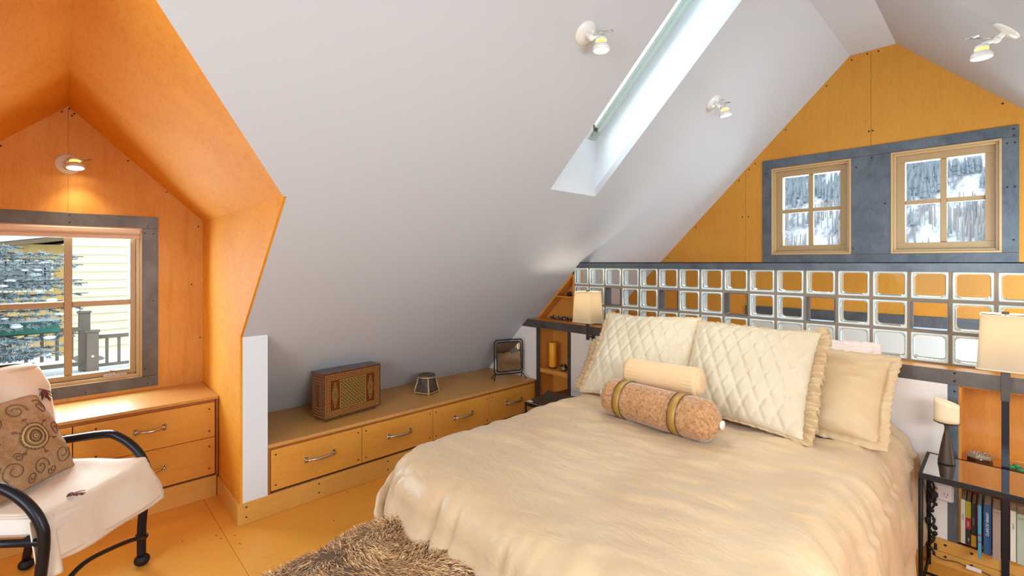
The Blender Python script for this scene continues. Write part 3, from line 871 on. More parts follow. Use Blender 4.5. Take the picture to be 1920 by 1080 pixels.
pillow('pillow', [(-1.09, 2.70, .70), (-.43, 2.76, .69), (-.45, 3.0, 1.015), (-1.10, 3.0, 1.03)], .14, 'pink', 'pale pink pillow lying behind the right tan sham against the glass blocks', seed=4, flange=.03, ruf=.004)
pillow('pillow', [(-1.84, 2.58, .70), (-1.2, 2.70, .70), (-1.2, 3.0, 1.0), (-1.93, 2.82, .93)], .13, 'pink', 'pale pillow at the left edge of the bed behind the tan sham', seed=5, flange=.03, ruf=.006)
pillow('pillow_sham', [(-1.865, 2.38, .672), (-1.2, 2.52, .68), (-1.2, 2.87, 1.0), (-1.95, 2.66, .895)], .15, ['sham', 'ruffle'], 'tan satin sham with ruffled edge half hidden behind the left quilted pillow', 'pillow', seed=3, flange=.035, ruf=.008)
pillow('pillow_sham', [(-1.02, 2.50, .675), (-.36, 2.50, .68), (-.355, 2.83, .985), (-1.02, 2.87, 1.0)], .17, ['sham', 'sham'], 'smooth tan satin sham at the right side of the bed', 'pillow', seed=2, flange=.035, ruf=.003, wr=.012)
pillow('euro_pillow', [(-1.765, 2.27, .675), (-1.16, 2.40, .69), (-1.255, 2.77, 1.115), (-1.86, 2.70, 1.10)], .16, ['quilt', 'ruffle'], 'square ivory pillow quilted in diamonds, left of the two', 'pillow', None, quilt=.078, n=110, seed=1, flange=.014, ruf=.004, sides=(.6, .6, .7, 1.6))
pillow('euro_pillow', [(-1.20, 2.36, .68), (-.60, 2.325, .675), (-.62, 2.735, 1.10), (-1.262, 2.74, 1.10)], .17, ['quilt', 'ruffle'], 'square ivory pillow quilted in diamonds with gold ruffled right edge', 'pillow', None, quilt=.078, n=110, seed=6, flange=.016, ruf=.007, sides=(.6, 3.2, .7, .5))


def bolster(name, a, b_, r_, mats, label, gathered, bands=()):
    a, b_ = V(a), V(b_); ln = (b_ - a).length; q_ = (b_ - a).to_track_quat('Z', 'Y').to_matrix()
    mb = MB(); NA, NL = 64, 70

    def f(u, v):
        z = v * ln; e = min(z, ln - z); t = 2 * pi * u
        if gathered:
            ed = min(1, e / .085); rr = r_ * (1 - (1 - ed) ** 2.3 * .93)
            rr *= 1 + .055 * (1 - ed) * sin(t * 15 + 2 * sin(t * 3))
        else:
            ed = min(1, e / .018); rr = r_ * (.80 + .20 * sqrt(max(0, 1 - (1 - ed) ** 2)))
            w2 = exp(-((e - .035) / .03) ** 2); rr *= 1 + .045 * w2 * sin(t * 19 + 3 * sin(t * 2))
        rr *= 1 + .03 * noise.noise(V((cos(t) * 1.5, sin(t) * 1.5, z * 7)))
        return a + q_ @ V((rr * cos(t), rr * sin(t), z))
    mb.grid(f, NA, NL, cu=True)
    for z, fl_ in ((0, 1), (ln, 0)):
        rr = r_ * (.11 if gathered else .80)
        if gathered: mb.lathe([(rr * 1.6, -.002), (rr * 2.0, .006 if fl_ == 0 else -.006), (.0001, .009 if fl_ == 0 else -.009)], 16, a + q_ @ V((0, 0, z)), q_, m=1)
        else:
            sg = -1 if fl_ else 1
            mb.lathe([(rr, 0), (rr * .97, sg * .006), (rr * .6, sg * .012), (.0001, sg * .015)], 48, a + q_ @ V((0, 0, z)), q_)
    o = mb.build(name, mats); tag(o, label, 'bolster pillow')
    for z in bands:
        bb_ = MB(); bb_.lathe([(r_ * 1.0, z - .019), (r_ * 1.035, z - .017), (r_ * 1.035, z + .017), (r_ * 1.0, z + .019)], 64, a, q_)
        bb_.build('ribbon_band', 'goldband', o)
        for zz in (z - .021, z + .021):
            MB().lathe([(r_ * 1.03 + .002 * cos(i * pi / 3), zz + .002 * sin(i * pi / 3)) for i in range(7)], 64, a, q_).build('cord_trim', 'walnut', o)
    return o


bolster('bolster', (-1.475, 2.085, .752), (-.835, 2.045, .752), .092, ['chenille', 'linen'], 'large brown chenille bolster with two gold bands in front of the pillows', True, (.15, .455))
bolster('bolster', (-1.40, 2.215, .862), (-1.015, 2.235, .862), .072, ['cream', 'cream'], 'small cream velvet bolster lying on top of the brown one', False)

# ------------------------------------------------------------------ fur throw on a bench at the foot of the bed
bn = empty('upholstered_bench', (-1.2, .66, 0), 0, 'low bench at the foot of the bed hidden under brown faux fur', 'bench')
MB().box(-.5, .5, -.17, .17, .12, .34, .04).build('seat', 'furbase', bn)
for x in (-.45, .45):
    for y in (-.13, .13): MB().box(x - .02, x + .02, y - .02, y + .02, 0, .12, .003).build('leg', 'walnut', bn)
FC = (-1.11, .675)


def furp(u, v):
    """u around, v 0 top centre .. 1 hem"""
    t = 2 * pi * u
    ax, ay = .70, .33
    e = 3.4
    ct, sn = cos(t), sin(t)
    rx = abs(ct) ** (2 / e) * (1 if ct >= 0 else -1) * ax; ry = abs(sn) ** (2 / e) * (1 if sn >= 0 else -1) * ay
    k = min(1, v / .62); s_ = sin(k * pi / 2) ** .9
    lump = .09 * max(0, ry * k / ay) ** 1.5 * k + .022 * noise.noise(V((rx * k * 5, ry * k * 5, 2))) + .014 * noise.noise(V((rx * k * 12, ry * k * 12, 5)))
    if v <= .62:
        z = .445 - .055 * k ** 3; hx_ = k ** .8 * .92
    else:
        w_ = (v - .62) / .38; z = .39 - .385 * w_ ** 1.15; hx_ = .92 + .11 * sin(w_ * pi / 2) + .04 * w_ * sin(t * 9)
    return V((FC[0] + rx * hx_, FC[1] + ry * hx_, max(.006, z + lump)))


fm = MB(); fm.grid(furp, 90, 46, cu=True)
fo = fm.build('fur_throw', 'furbase'); tag(fo, 'shaggy brown faux fur throw heaped over the bench at the bed foot', 'throw')
# strands
vs = []; fs = []; cols = []
rnd = random.Random(3)
pal = [hx('7C5433'), hx('B38354'), hx('D8AC78'), hx('986A43'), hx('C59766'), hx('E8C494')]
for i in range(52000):
    u = rnd.random(); v = rnd.random() ** .62
    if v > .97: v = .97
    P_ = furp(u, v); e1 = furp((u + .004) % 1, v) - P_; e2 = furp(u, min(1, v + .006)) - P_
    nr = e2.cross(e1)
    if nr.length < 1e-9: continue
    nr.normalize()
    if nr.z < -.2: nr = -nr
    fld = V((noise.noise(V((P_.x * 6, P_.y * 6, 1))) * 2.2 - .5, noise.noise(V((P_.x * 6, P_.y * 6, 7))) * 2.2 - .6, -.25))
    dr = (nr * .30 + fld * .8 + V((rnd.uniform(-.3, .3), rnd.uniform(-.3, .3), rnd.uniform(-.1, .2)))).normalized()
    ln = rnd.uniform(.018, .036); wv = dr.cross(nr)
    if wv.length < 1e-6: continue
    wv = wv.normalized() * rnd.uniform(.0008, .0017)
    mid = P_ + dr * ln * .55 + nr * .003; tip = P_ + dr * ln - V((0, 0, .004))
    if mid.y > .955 and False: continue
    o = len(vs); vs += [P_ - wv, P_ + wv, mid - wv * .9, mid + wv * .9, tip]
    fs += [(o, o + 1, o + 3, o + 2), (o + 2, o + 3, o + 4)]
    cl = noise.noise(V((P_.x * 9, P_.y * 9, 3))) * 1.5 + rnd.uniform(0, 5.99)
    cc = pal[int(max(0, min(5, cl)))]
    cols += [cc] * 5
me = D.meshes.new('fur_strands'); me.from_pydata([tuple(x) for x in vs], [], fs)
ca = me.color_attributes.new('furcol', 'FLOAT_COLOR', 'POINT')
ca.data.foreach_set('color', [x for c_ in cols for x in c_])
me.materials.append(M['fur'])
fs_o = D.objects.new('fur_strands', me); COL.objects.link(fs_o); fs_o.parent = fo; fs_o['kind'] = 'stuff'

# ------------------------------------------------------------------ spot lamps on canopies


def spot(loc, nrm, label, yaw, power, aim=(0, 0, -1), rh=.04, drop=.03):
    """canopy at loc on a surface with outward normal nrm"""
    nrm = V(nrm).normalized(); q_ = nrm.to_track_quat('Z', 'Y').to_matrix()
    o = empty('spot_lamp', loc, 0, label, 'lamp', 'white adjustable spot lamps')
    MB().lathe([(.060, .0), (.060, .003), (.055, .009), (.02, .014), (.0001, .015)], 32, T=q_).build('canopy', 'lampwhite', o)
    sd = V((cos(yaw), sin(yaw), 0))
    k = nrm * .045
    hd = nrm * .075 + sd * .030 + V((0, 0, -drop))
    st_ = MB().tube([nrm * .005, k], .013, 14); st_.ball(k, .017, 12, 8); st_.tube([k, hd + V((0, 0, .045))], .009, 10)
    st_.build('knuckle', 'lampwhite', o)
    # adjusting bracket: two thin bars and a flat end plate
    br = MB(); e = k + sd * .095 + V((0, 0, .035))
    sdn = V((-sin(yaw), cos(yaw), 0))
    br.tube([k + V((0, 0, .01)), e], .0022, 6).tube([k + sdn * .02 + V((0, 0, .0)), e + sdn * .02], .0022, 6)
    br.tube(bez([e, e + sd * .012 + sdn * .01, e + sdn * .02], 4), .0022, 6)
    br.build('bracket', 'nickel', o)
    pl_ = MB(); pl_.prism([e - sd * .035 + sdn * .002, e, e + sdn * .018, e - sd * .035 + sdn * .018], (0, 0, .002)); pl_.build('bracket_plate', 'lampwhite', o)
    aim = V(aim).normalized(); qa = (-aim).to_track_quat('Z', 'Y').to_matrix()
    hm = MB(); hm.lathe([(.0001, .040), (.024, .040), (.026, .034), (.026, .026)], 28, hd, qa)
    hm.lathe([(.026, .012), (.034, .008), (rh, -.006), (rh + .001, -.020), (rh - .004, -.021), (rh - .005, -.012)], 28, hd, qa)
    hm.build('lamp_head', 'lampwhite', o)
    MB().lathe([(.023, .028), (.025, .02), (.023, .010)], 24, hd, qa).build('socket', 'brass', o)
    MB().lathe([(rh - .005, -.013), (.02, -.016), (.0001, -.017)], 28, hd, qa).build('bulb', 'bulb', o)
    l = D.lights.new('spot_light', 'SPOT'); l.energy = power; l.color = (1, .80, .52); l.spot_size = R(110); l.spot_blend = .8; l.shadow_soft_size = .02
    lo = D.objects.new('spot_light', l); COL.objects.link(lo); lo.location = V(loc) + hd + aim * .03
    lo.rotation_euler = aim.to_track_quat('-Z', 'Y').to_euler()
    return o


spot((-1.385, 1.815, 2.553), (1, 0, -1), 'white spot lamp on the ceiling slope left of the skylight', R(45), 9)
spot((-1.381, 3.249, 2.557), (1, 0, -1), 'white spot lamp on the ceiling slope right of the skylight', R(60), 9, (.1, .1, -1))
spot((.013, 3.17, 2.529), (-1, 0, -1), 'white spot lamp at the upper right ceiling slope above the gable windows', R(180), 9)
spot((XW, YM, 2.037), (1, 0, 0), 'white spot lamp on the plywood wall above the dormer window', R(80), 4.5, (.20, .04, -1), rh=.044, drop=.012)

# ------------------------------------------------------------------ bedside lamps with flat steel stems


def tall_lamp(x, label, zb=0):
    o = empty('standing_lamp', (x, 3.04, 0), 0, label, 'lamp', 'pair of bedside lamps with cream shades')
    dy = -.072
    MB().box(-.06, .06, -.11, -.002, zb, zb + .008, .002).build('base', 'iron', o)
    MB().box(-.0125, .0125, -.005, .005, zb + .008, .872, .001).build('stem', 'iron', o)
    MB().box(-.0145, .0145, dy - .005, dy + .005, .845, 1.02, .001).box(-.0125, .0125, dy, .005, .862, .872, .001).build('stem_bracket', 'steel_dark', o)
    MB().tube([(0, dy, 1.02), (0, dy, 1.085)], .012, 12).build('socket', 'nickel', o)
    MB().ball((0, dy, 1.12), .032, 16, 10).build('bulb', 'lampbulb', o)
    MB().tube([(0, dy, 1.02), (.0, dy + .045, 1.10), (0, dy + .04, 1.20), (0, dy, 1.228), (0, dy - .04, 1.20), (0, dy - .045, 1.10), (0, dy, 1.02)], .002, 6).box(-.012, .012, dy - .012, dy + .012, 1.222, 1.236, .002).build('harp', 'bronze', o)
    b = MB(); r0, r1 = .088, .077; z0, z1 = .985, 1.225
    d0, d1 = .088, .077
    for (a, b_, zz) in ((r0, d0, z0), (r1, d1, z1)): pass
    def loop(rx, ry, z): return [(x_, y_ + dy, z) for x_, y_ in rrect(2 * rx, 2 * ry, .012)]
    lp = [loop(r0, d0, z0), loop(r0 * .5 + r1 * .5, d0 * .5 + d1 * .5, (z0 + z1) / 2), loop(r1, d1, z1), loop(r1 - .003, d1 - .003, z1), loop((r0 + r1) / 2 - .003, (d0 + d1) / 2 - .003, (z0 + z1) / 2), loop(r0 - .003, d0 - .003, z0)]
    n = 16; b.add([p for l_ in lp for p in l_], [(i * n + j, i * n + (j + 1) % n, ((i + 1) % 6) * n + (j + 1) % n, ((i + 1) % 6) * n + j) for i in range(6) for j in range(n)], 0)
    b.build('lamp_shade', 'shade', o)
    for zz, rr in ((z0, r0), (z1, r1)):
        l1 = [V(p) for p in loop(rr + .0012, rr + .0012, zz + (.004 if zz == z0 else -.004))]; MB().tube(l1, .0028, 6, closed=True).build('shade_trim', 'creamwax', o)
    sp = MB(); sp.tube([(-r1, dy, z1 - .004), (r1, dy, z1 - .004)], .0018, 6).tube([(0, dy - d1, z1 - .004), (0, dy + d1, z1 - .004)], .0018, 6); sp.build('shade_spider', 'bronze', o)
    l = D.lights.new('lamp_light', 'POINT'); l.energy = 1.7; l.color = (1, .88, .70); l.shadow_soft_size = .018
    lo = D.objects.new('lamp_light', l); COL.objects.link(lo); lo.location = (x, 3.04 + dy, 1.178)
    D.objects.remove([c_ for c_ in o.children if c_.name.startswith('bulb')][0]) if False else None
    return o


M['lampbulb'] = mat('frosted_bulb', 'FFFFFF', .5, emit='FFE6BC', es=3)
tall_lamp(-2.245, 'bedside lamp with cream tapered shade beside the triangular shelf, left of the bed', .4)
tall_lamp(.008, 'bedside lamp with cream tapered shade at the right edge behind the glass table')

# ------------------------------------------------------------------ right bedside table
tb = empty('side_table', (-.255, 2.69, 0), 0, 'black iron side table with glass top right of the bed', 'table')
tw, td, tz = .62, .335, .535
MB().box(.008, tw - .008, .008, td - .008, tz - .008, tz - .001, .001, 0).build('glass_top', ['tableglass'], tb)
f_ = MB(); ring(f_, 'y', 0, 0, 0, 0, 0, 0, 0, 0) if False else None
for (a, b_, p_, q_) in ((0, tw, 0, .014), (0, tw, td - .014, td), (0, .014, .014, td - .014), (tw - .014, tw, .014, td - .014)):
    f_.box(a, b_, p_, q_, tz - .022, tz, .002)
f_.build('top_frame', 'iron_rough', tb)
MB().box(.014, tw - .014, .0145, .0165, tz - .0085, tz - .0005, 0).build('glass_edge', 'glassedge', tb)
for x in (.008, tw - .008):
    MB().tube([(x, .008, 0), (x, .008, tz - .022)], .0085, 8).build('leg', 'iron_rough', tb)
    MB().tube([(x, td - .008, 0), (x, td - .008, tz - .022)], .0085, 8).build('leg', 'iron_rough', tb)
st_ = MB()
for x in (.008, tw - .008): st_.tube([(x, .008, .03), (x, td - .008, .03)], .006, 8)
st_.tube([(.008, td / 2, .03), (tw - .008, td / 2, .03)], .006, 8).build('stretcher', 'iron_rough', tb)
vn = MB()
pts = [(.02 + .010 * cos(i * .9), td - .03 + .010 * sin(i * .9), .06 + i * .0115) for i in range(40)]
vn.tube(pts, .005, 6)
rnd = random.Random(5)
for i in range(26):
    z = rnd.uniform(.09, .46); a = rnd.uniform(0, 6.28)
    vn.ball((.02 + .014 * cos(a), td - .03 + .014 * sin(a), z), rnd.uniform(.007, .011), 7, 5, sc=(1, .7, 1.2))
vn.build('iron_vine', 'iron_rough', tb)

# left bedside table
t2 = empty('side_table', (-2.51, 2.53, 0), 0, 'low black iron side table with glass top between bed and long cabinet', 'table')
MB().box(.008, .552, .008, .502, .392, .4, .001).build('glass_top', 'tableglass', t2)
f_ = MB()
for (a, b_, p_, q_) in ((0, .56, 0, .014), (0, .56, .496, .51), (0, .014, .014, .496), (.546, .56, .014, .496)): f_.box(a, b_, p_, q_, .37, .392, .002)
f_.build('top_frame', 'iron_rough', t2)
for x in (.008, .552):
    for y in (.008, .502): MB().tube([(x, y, 0), (x, y, .37)], .0085, 8).build('leg', 'iron_rough', t2)
refl_sheet = MB(); refl_sheet.grid(lambda u, v: (-.13 + .27 * u, -.17 + .33 * v, .004 + .012 * abs(2 * u - 1) ** 3 + .03 * exp(-((v - .6) / .16) ** 2)), 20, 20)
tr_ = refl_sheet.build('wood_reflection', 'bronze', None, (-2.34, 2.73, .4)); md = tr_.modifiers.new('t', 'SOLIDIFY'); md.thickness = .006  # brown sheet modelled in place of wood reflected in the glass top
tag(tr_, 'curved sheet standing in for the dark brown wood folder on the low glass table left of the bed', 'reflection')

# candle holder
cs = empty('candle_holder', (-.178, 2.915, tz), 0, 'dark bronze candle holder with curled cream shade on the glass table', 'candle holder')
MB().lathe([(.0001, 0), (.030, 0), (.031, .006), (.027, .03), (.020, .08), (.013, .12), (.008, .145), (.0065, .16), (.009, .172), (.012, .178), (.0001, .178)], 20, sm=True).build('stem', 'bronze', cs)
dsh = MB(); dsh.lathe([(.0001, .178), (.03, .178), (.044, .184), (.046, .188), (.03, .186), (.0001, .184)], 24, sx=1, sy=.6).build('dish', 'bronze', cs)
sh = MB()
def curl(u, v):
    t = -2.9 + u * 6.4; r_ = .044 - .010 * max(0, (u - .75) / .25)
    return (r_ * cos(t), r_ * .62 * sin(t) - (.0 if u < .8 else 0), .186 + .092 * v + (-.012 * cos(t) + .004) * v)
sh.grid(curl, 40, 6); so = sh.build('curled_shade', 'creamwax', cs); md = so.modifiers.new('t', 'SOLIDIFY'); md.thickness = .004
cp = MB(); cp.lathe([(.035, .186), (.035, .262), (.0001, .266)], 20, sx=1, sy=.6).build('candle', 'creamwax', cs)

# trinket box (hexagonal, carved)
tk = empty('trinket_box', (-.075, 3.125, .498), .1, 'small carved hexagonal trinket box on the niche shelf', 'box')
hexp = lambda r_, z, k=1: [(r_ * cos(pi / 3 * i + .2), r_ * .75 * sin(pi / 3 * i + .2), z) for i in range(6)]
b = MB(); lp = [hexp(.048, 0), hexp(.046, .004), hexp(.044, .030), hexp(.046, .034)]
b.add([p for l_ in lp for p in l_], [tuple(range(6))[::-1]] + [(i * 6 + j, i * 6 + (j + 1) % 6, (i + 1) * 6 + (j + 1) % 6, (i + 1) * 6 + j) for i in range(3) for j in range(6)] + [tuple(range(18, 24))]).build('body', 'bead', tk)
b = MB(); lp = [hexp(.050, .034), hexp(.050, .042), hexp(.044, .050), hexp(.036, .053)]
b.add([p for l_ in lp for p in l_], [tuple(range(6))[::-1]] + [(i * 6 + j, i * 6 + (j + 1) % 6, (i + 1) * 6 + (j + 1) % 6, (i + 1) * 6 + j) for i in range(3) for j in range(6)] + [tuple(range(18, 24))]).build('lid', 'pottery', tk)
b = MB()
for i in range(60):
    a = rnd.uniform(0, 6.28); q_ = rnd.random() ** .5 * .038
    b.ball((q_ * cos(a), q_ * .75 * sin(a), .053), .0024, 5, 4)
for i in range(36):
    a = 2 * pi * i / 36; rr = .043; b.ball((rr * cos(a), rr * .76 * sin(a), .006), .0022, 5, 4)
b.ball((.0, -.036, .034), .006, 8, 6); b.build('carved_beads', 'beadsil', tk, kind='stuff')

# green leaf ornament
gl = empty('glass_ornament', (.045, 3.12, .498), 0, 'small ornament with green glass leaves on the niche shelf', 'ornament')
b = MB()
for i, (x, z, r_) in enumerate(((-.02, .022, .014), (.0, .03, .012), (.015, .016, .016), (-.008, .012, .011), (.028, .024, .011))):
    b.ball((x, (.004 if i % 2 else -.004), z), r_, 10, 6, sc=(1.3, .5, .8))
b.build('leaf', 'green', gl)
b = MB(); b.tube([(-.035, 0, .0), (-.035, 0, .052), (.05, 0, .052), (.05, 0, 0)], .0025, 6); b.build('wire_stand', 'inlay', gl)

# ------------------------------------------------------------------ books
def book(x0, x1, yf, z0, z1, col, label, depth=.15, pages='paper', extra=None):
    w_ = x1 - x0; h_ = z1 - z0
    m = mat('cover_' + col, col, .55, coat=.1)
    o = MB().box(0, w_, 0, .004, 0, h_, .001).box(0, .0022, .002, depth, 0, h_, 0).box(w_ - .0022, w_, .002, depth, 0, h_, 0).build('book', m, None, (x0, yf, z0))
    MB().box(.0022, w_ - .0022, .004, depth - .004, .004, h_ - .004, 0).build('pages', pages, o)
    for e in (extra or []):
        kind_ = e[0]
        if kind_ == 'band': MB().box(-.0001, w_ + .0001, -.0006, .0002, h_ * e[1], h_ * e[2], 0).build('spine_band', mat('band_' + e[3], e[3], .5), o)
        if kind_ == 'text':
            cu = D.curves.new('spine_title', 'FONT'); cu.body = e[1]; cu.size = e[2]; cu.align_x = 'CENTER'; cu.align_y = 'CENTER'; cu.extrude = .0002
            to = D.objects.new('spine_title', cu); COL.objects.link(to); to.parent = o
            to.location = (w_ / 2, -.0008, h_ * e[3]); to.rotation_euler = (R(90), R(-90) if len(e) < 6 else R(90), 0)
            cu.materials.append(M[e[4]]); bpy.context.view_layer.update(); mt_ = D.meshes.new_from_object(to); mx_ = to.matrix_basis.copy(); D.objects.remove(to); to = D.objects.new('spine_title', mt_); COL.objects.link(to); to.parent = o; to.matrix_basis = mx_
    tag(o, label, 'book', 'books in the headboard niche')
    return o


ZB = .1405
book(-.136, -.1205, 3.035, ZB, ZB + .205, 'D8CFC0', 'white paperback at the left end of the niche row', extra=[('text', 'NOTES', .009, .6, 'inkdark')])
book(-.1195, -.102, 3.038, ZB, ZB + .200, '262022', 'slim book with yellow and red spine bands above black', extra=[('band', .62, 1, 'C8B01E'), ('band', .36, .62, 'C0282C'), ('text', 'PARIS', .009, .48, 'ink'), ('text', 'map', .009, .12, 'ink')])
book(-.101, -.0845, 3.032, ZB, ZB + .196, '221C1C', 'black paperback with orange-yellow lower spine', extra=[('band', 0, .27, 'D39A20'), ('text', 'THE WEST', .008, .6, 'threadtan')])
book(-.0835, -.079, 3.036, ZB, ZB + .200, 'B03040', 'thin book with a red spine beside the black paperback', extra=[('band', 0, .5, '1E3830')])
book(-.0765, -.0655, 2.93, ZB, ZB + .235, '3E8FA8', 'thin teal book sticking out of the row', depth=.20, extra=[('band', .42, .46, '7A3A60'), ('band', .3, .33, '7A3A60'), ('text', '* * *', .008, .6, 'threadred')])
book(-.060, -.0345, 2.992, ZB, ZB + .222, '1F4F78', 'dark blue hardcover with white lettering on the spine', extra=[('text', 'CLASS OF VENNEY', .0125, .62, 'ink')])
book(-.0315, -.0065, 2.97, ZB, ZB + .222, '9A8478', 'thick taupe clothbound book', extra=[('band', .93, .95, '7E6A60')])
book(.0225, .0405, 3.005, ZB, ZB + .222, 'DAD2C4', 'tall white hardcover right of the lamp stem', extra=[('text', 'ESSAYS', .008, .7, 'inkdark')])
book(.042, .072, 2.998, ZB, ZB + .218, 'A9B4A0', 'sage green hardcover at the right edge', extra=[('band', .9, .93, '8E9A88')])
book(.075, .098, 3.01, ZB, ZB + .20, '8A6A50', 'brown book beyond the sage green one')

# outlets, plug, cord
oo = empty('power_outlet', (-.205, YH - .006, .345), 0, 'white surge plate with two receptacles low on the white wall', 'outlet')
MB().box(-.045, .045, -.022, 0, -.036, .044, .008).build('cover_plate', 'plastic', oo)
b = MB()
for x in (-.024, .018):
    for dx in (-.006, .006): b.box(x + dx - .0012, x + dx + .0012, -.0228, -.0215, -.004, .006, 0)
    b.lathe([(.0001, -.0229), (.0025, -.0229), (.0025, -.021)], 8, (x, 0, -.012), Matrix.Rotation(R(-90), 3, 'X') @ Matrix.Diagonal((1, 1, 1)))
b.build('slots', 'slot', oo)
MB().box(-.032, -.012, -.025, -.0215, .012, .026, .001).build('switch', 'tanplastic', oo)
o2 = empty('power_outlet', (-.275, YH - .006, .325), 0, 'narrow white wall plate left of the surge plate beside the bed', 'outlet')
MB().box(-.028, .022, -.008, 0, -.05, .045, .003).build('cover_plate', 'plastic', o2)
MB().box(-.001, .003, -.009, -.0075, -.012, -.004, 0).build('slots', 'slot', o2)
pg = MB().box(-.24, -.214, YH - .052, YH - .031, .325, .348, .004).tube(bez([(-.232, YH - .045, .346), (-.238, YH - .05, .37), (-.246, YH - .052, .42), (-.25, YH - .05, .47)], 5), .0022, 6)
pg = pg.build('power_plug', 'slot'); tag(pg, 'black plug with cord in the surge plate', 'plug')
cb = MB(); cb.tube(bez([(-.235, 3.0, .06), (-.20, 3.01, .045), (-.15, 3.018, .05), (-.12, 3.02, .045), (-.05, 3.022, .04), (.0, 3.02, .02), (.08, 3.015, .006)], 6), .0022, 6)
cb = cb.build('cable', 'slot'); tag(cb, 'thin dark cord with paper tag running along the baseboard', 'cord')
MB().box(-.025, .025, -.0015, .0005, -.009, .009, 0).build('paper_tag', 'plastic', cb, (-.092, 3.018, .045))

# ------------------------------------------------------------------ niche left: candle, jar; triangular shelf: beads, stone
cn = empty('pillar_candle', (-2.765, 3.145, .514), 0, 'orange pillar candle in the niche left of the bed', 'candle')
MB().lathe([(.0001, 0), (.034, 0), (.036, .004), (.036, .012), (.0001, .012)], 24).build('saucer', 'bronze', cn)
MB().lathe([(.0001, .012), (.033, .012), (.0345, .016), (.0345, .226), (.031, .230), (.020, .223), (.0001, .221)], 28).build('wax', 'orangewax', cn)
MB().tube([(0, 0, .221), (.001, 0, .232)], .0012, 6).build('wick', 'slot', cn)
jr = empty('glass_votive', (-2.625, 3.13, .514), 0, 'small round clear glass votive beside the orange candle', 'votive')
MB().lathe([(.0001, 0), (.02, 0), (.03, .012), (.032, .028), (.027, .044), (.022, .05), (.024, .054), (.021, .05), (.025, .042), (.029, .028), (.0001, .006)], 24).build('bowl', 'clearglass', jr)
MB().lathe([(.0001, .006), (.024, .008), (.026, .024), (.0001, .026)], 20).build('wax', 'creamwax', jr)
bd = empty('bead_necklace', (-2.745, 3.225, .9375), 0, 'dark bead necklace heaped on the sill of the triangular niche', 'necklace')
b = MB(); rr = random.Random(9)
for i in range(60):
    t = i / 59; x = -.115 + .23 * t; b.ball((x, .012 * sin(i * 1.1), .008 + (.010 if i % 3 == 0 else 0) + .010 * rr.random()), .0075, 8, 5, m=1 if rr.random() < .25 else 0)
b.build('beads', ['bead', 'beadsil'], bd, kind='stuff')
sn = MB(); sn.lathe([(.0001, 0), (.018, 0), (.024, .008), (.024, .018), (.017, .03), (.010, .036), (.014, .042), (.012, .044), (.0001, .04)], 18); sn.ball((.012, -.018, .015), .007, 8, 6)
sn = sn.build('small_pot', 'bead', None, (-2.645, 3.225, 1.154)); tag(sn, 'small dark glazed pot on the upper triangular shelf', 'pot')

# ------------------------------------------------------------------ inlaid box
ang = math.atan2(1.647 - 1.219, -3.082 + 3.043) - R(87.5)
bx = empty('inlaid_chest', (-3.035, 1.219, .408), ang, 'dark wooden marquetry chest with gold inlay on the long cabinet', 'box')
# local: front face is the plane x=0 facing +x, y 0..WB, depth -x
WB, DB, HB, Z0 = .43, .148, .312, .022
MB().box(-DB, 0, 0, WB, Z0, HB, .003).build('body', 'boxred', bx)
MB().box(-DB - .004, .004, -.004, WB + .004, HB - .002, HB + .006, .002).build('top', 'walnut', bx)
e_ = MB()
for y in (0, WB): e_.box(-.006, .003, y - .004, y + .004, Z0, HB, .001)
e_.box(-.006, .003, 0, WB, Z0 - .003, Z0 + .004, .001); e_.build('edge_trim', 'walnut', bx)
for x in (-.03, -DB + .03):
    for y in (.03, WB - .03): MB().lathe([(.0001, 0), (.012, 0), (.016, .01), (.014, .023)], 12, (x, y, 0)).build('foot', 'walnut', bx)
fp = MB(); cy, cz = WB / 2, (HB + Z0) / 2
fp.box(0, .0012, cy - .098, cy + .098, cz - .092, cz + .092, 0, 0)
for s_ in (-1, 1):
    yy = cy + s_ * .135; fp.prism([(.0, yy - .022, cz), (.0, yy, cz - .085), (.0, yy + .022, cz), (.0, yy, cz + .085)], (.0012, 0, 0), 0)
fp.build('front_panel', 'boxolive', bx)
dt = MB()


def dot(y, z, s_=.0032, m=0, ax=0):
    if ax == 0: dt.add([(.0014, y - s_, z), (.0014, y, z - s_), (.0014, y + s_, z), (.0014, y, z + s_), (.0032, y, z)], [(0, 1, 4), (1, 2, 4), (2, 3, 4), (3, 0, 4)], m)
    else: dt.add([(y - s_, -.0004, z), (y, -.0004, z - s_), (y + s_, -.0004, z), (y, -.0004, z + s_), (y, -.002, z)], [(1, 0, 4), (2, 1, 4), (3, 2, 4), (0, 3, 4)], m)


def rectdots(hy, hz, step, s_, y0=None, z0=None):
    y0 = cy if y0 is None else y0; z0 = cz if z0 is None else z0
    ny = max(2, round(2 * hy / step)); nz = max(2, round(2 * hz / step))
    for i in range(ny + 1):
        for s in (-1, 1): dot(y0 - hy + 2 * hy * i / ny, z0 + s * hz, s_)
    for i in range(1, nz):
        for s in (-1, 1): dot(y0 + s * hy, z0 - hz + 2 * hz * i / nz, s_)


for k in range(4): rectdots(cy - .011 - k * .0105, (HB - Z0) / 2 - .010 - k * .0105, .0100, .0034)
rectdots(.098, .092, .009, .0032)
for i in range(15):
    for j in range(14):
        if (i + j) % 2 == 0: dot(cy - .085 + .0122 * i, cz - .078 + .012 * j, .0036)
for s_ in (-1, 1):
    for q_ in range(4):
        for i in range(9):
            t = i / 9
            for sc_ in (1, .5):
                a = (1 - t) * .024 * sc_; bz = t * .088 * sc_
                sy = (1, -1, -1, 1)[q_]; sz = (1, 1, -1, -1)[q_]
                if sc_ == 1 or i % 2 == 0: dot(cy + s_ * .135 + sy * a, cz + sz * bz, .0026)
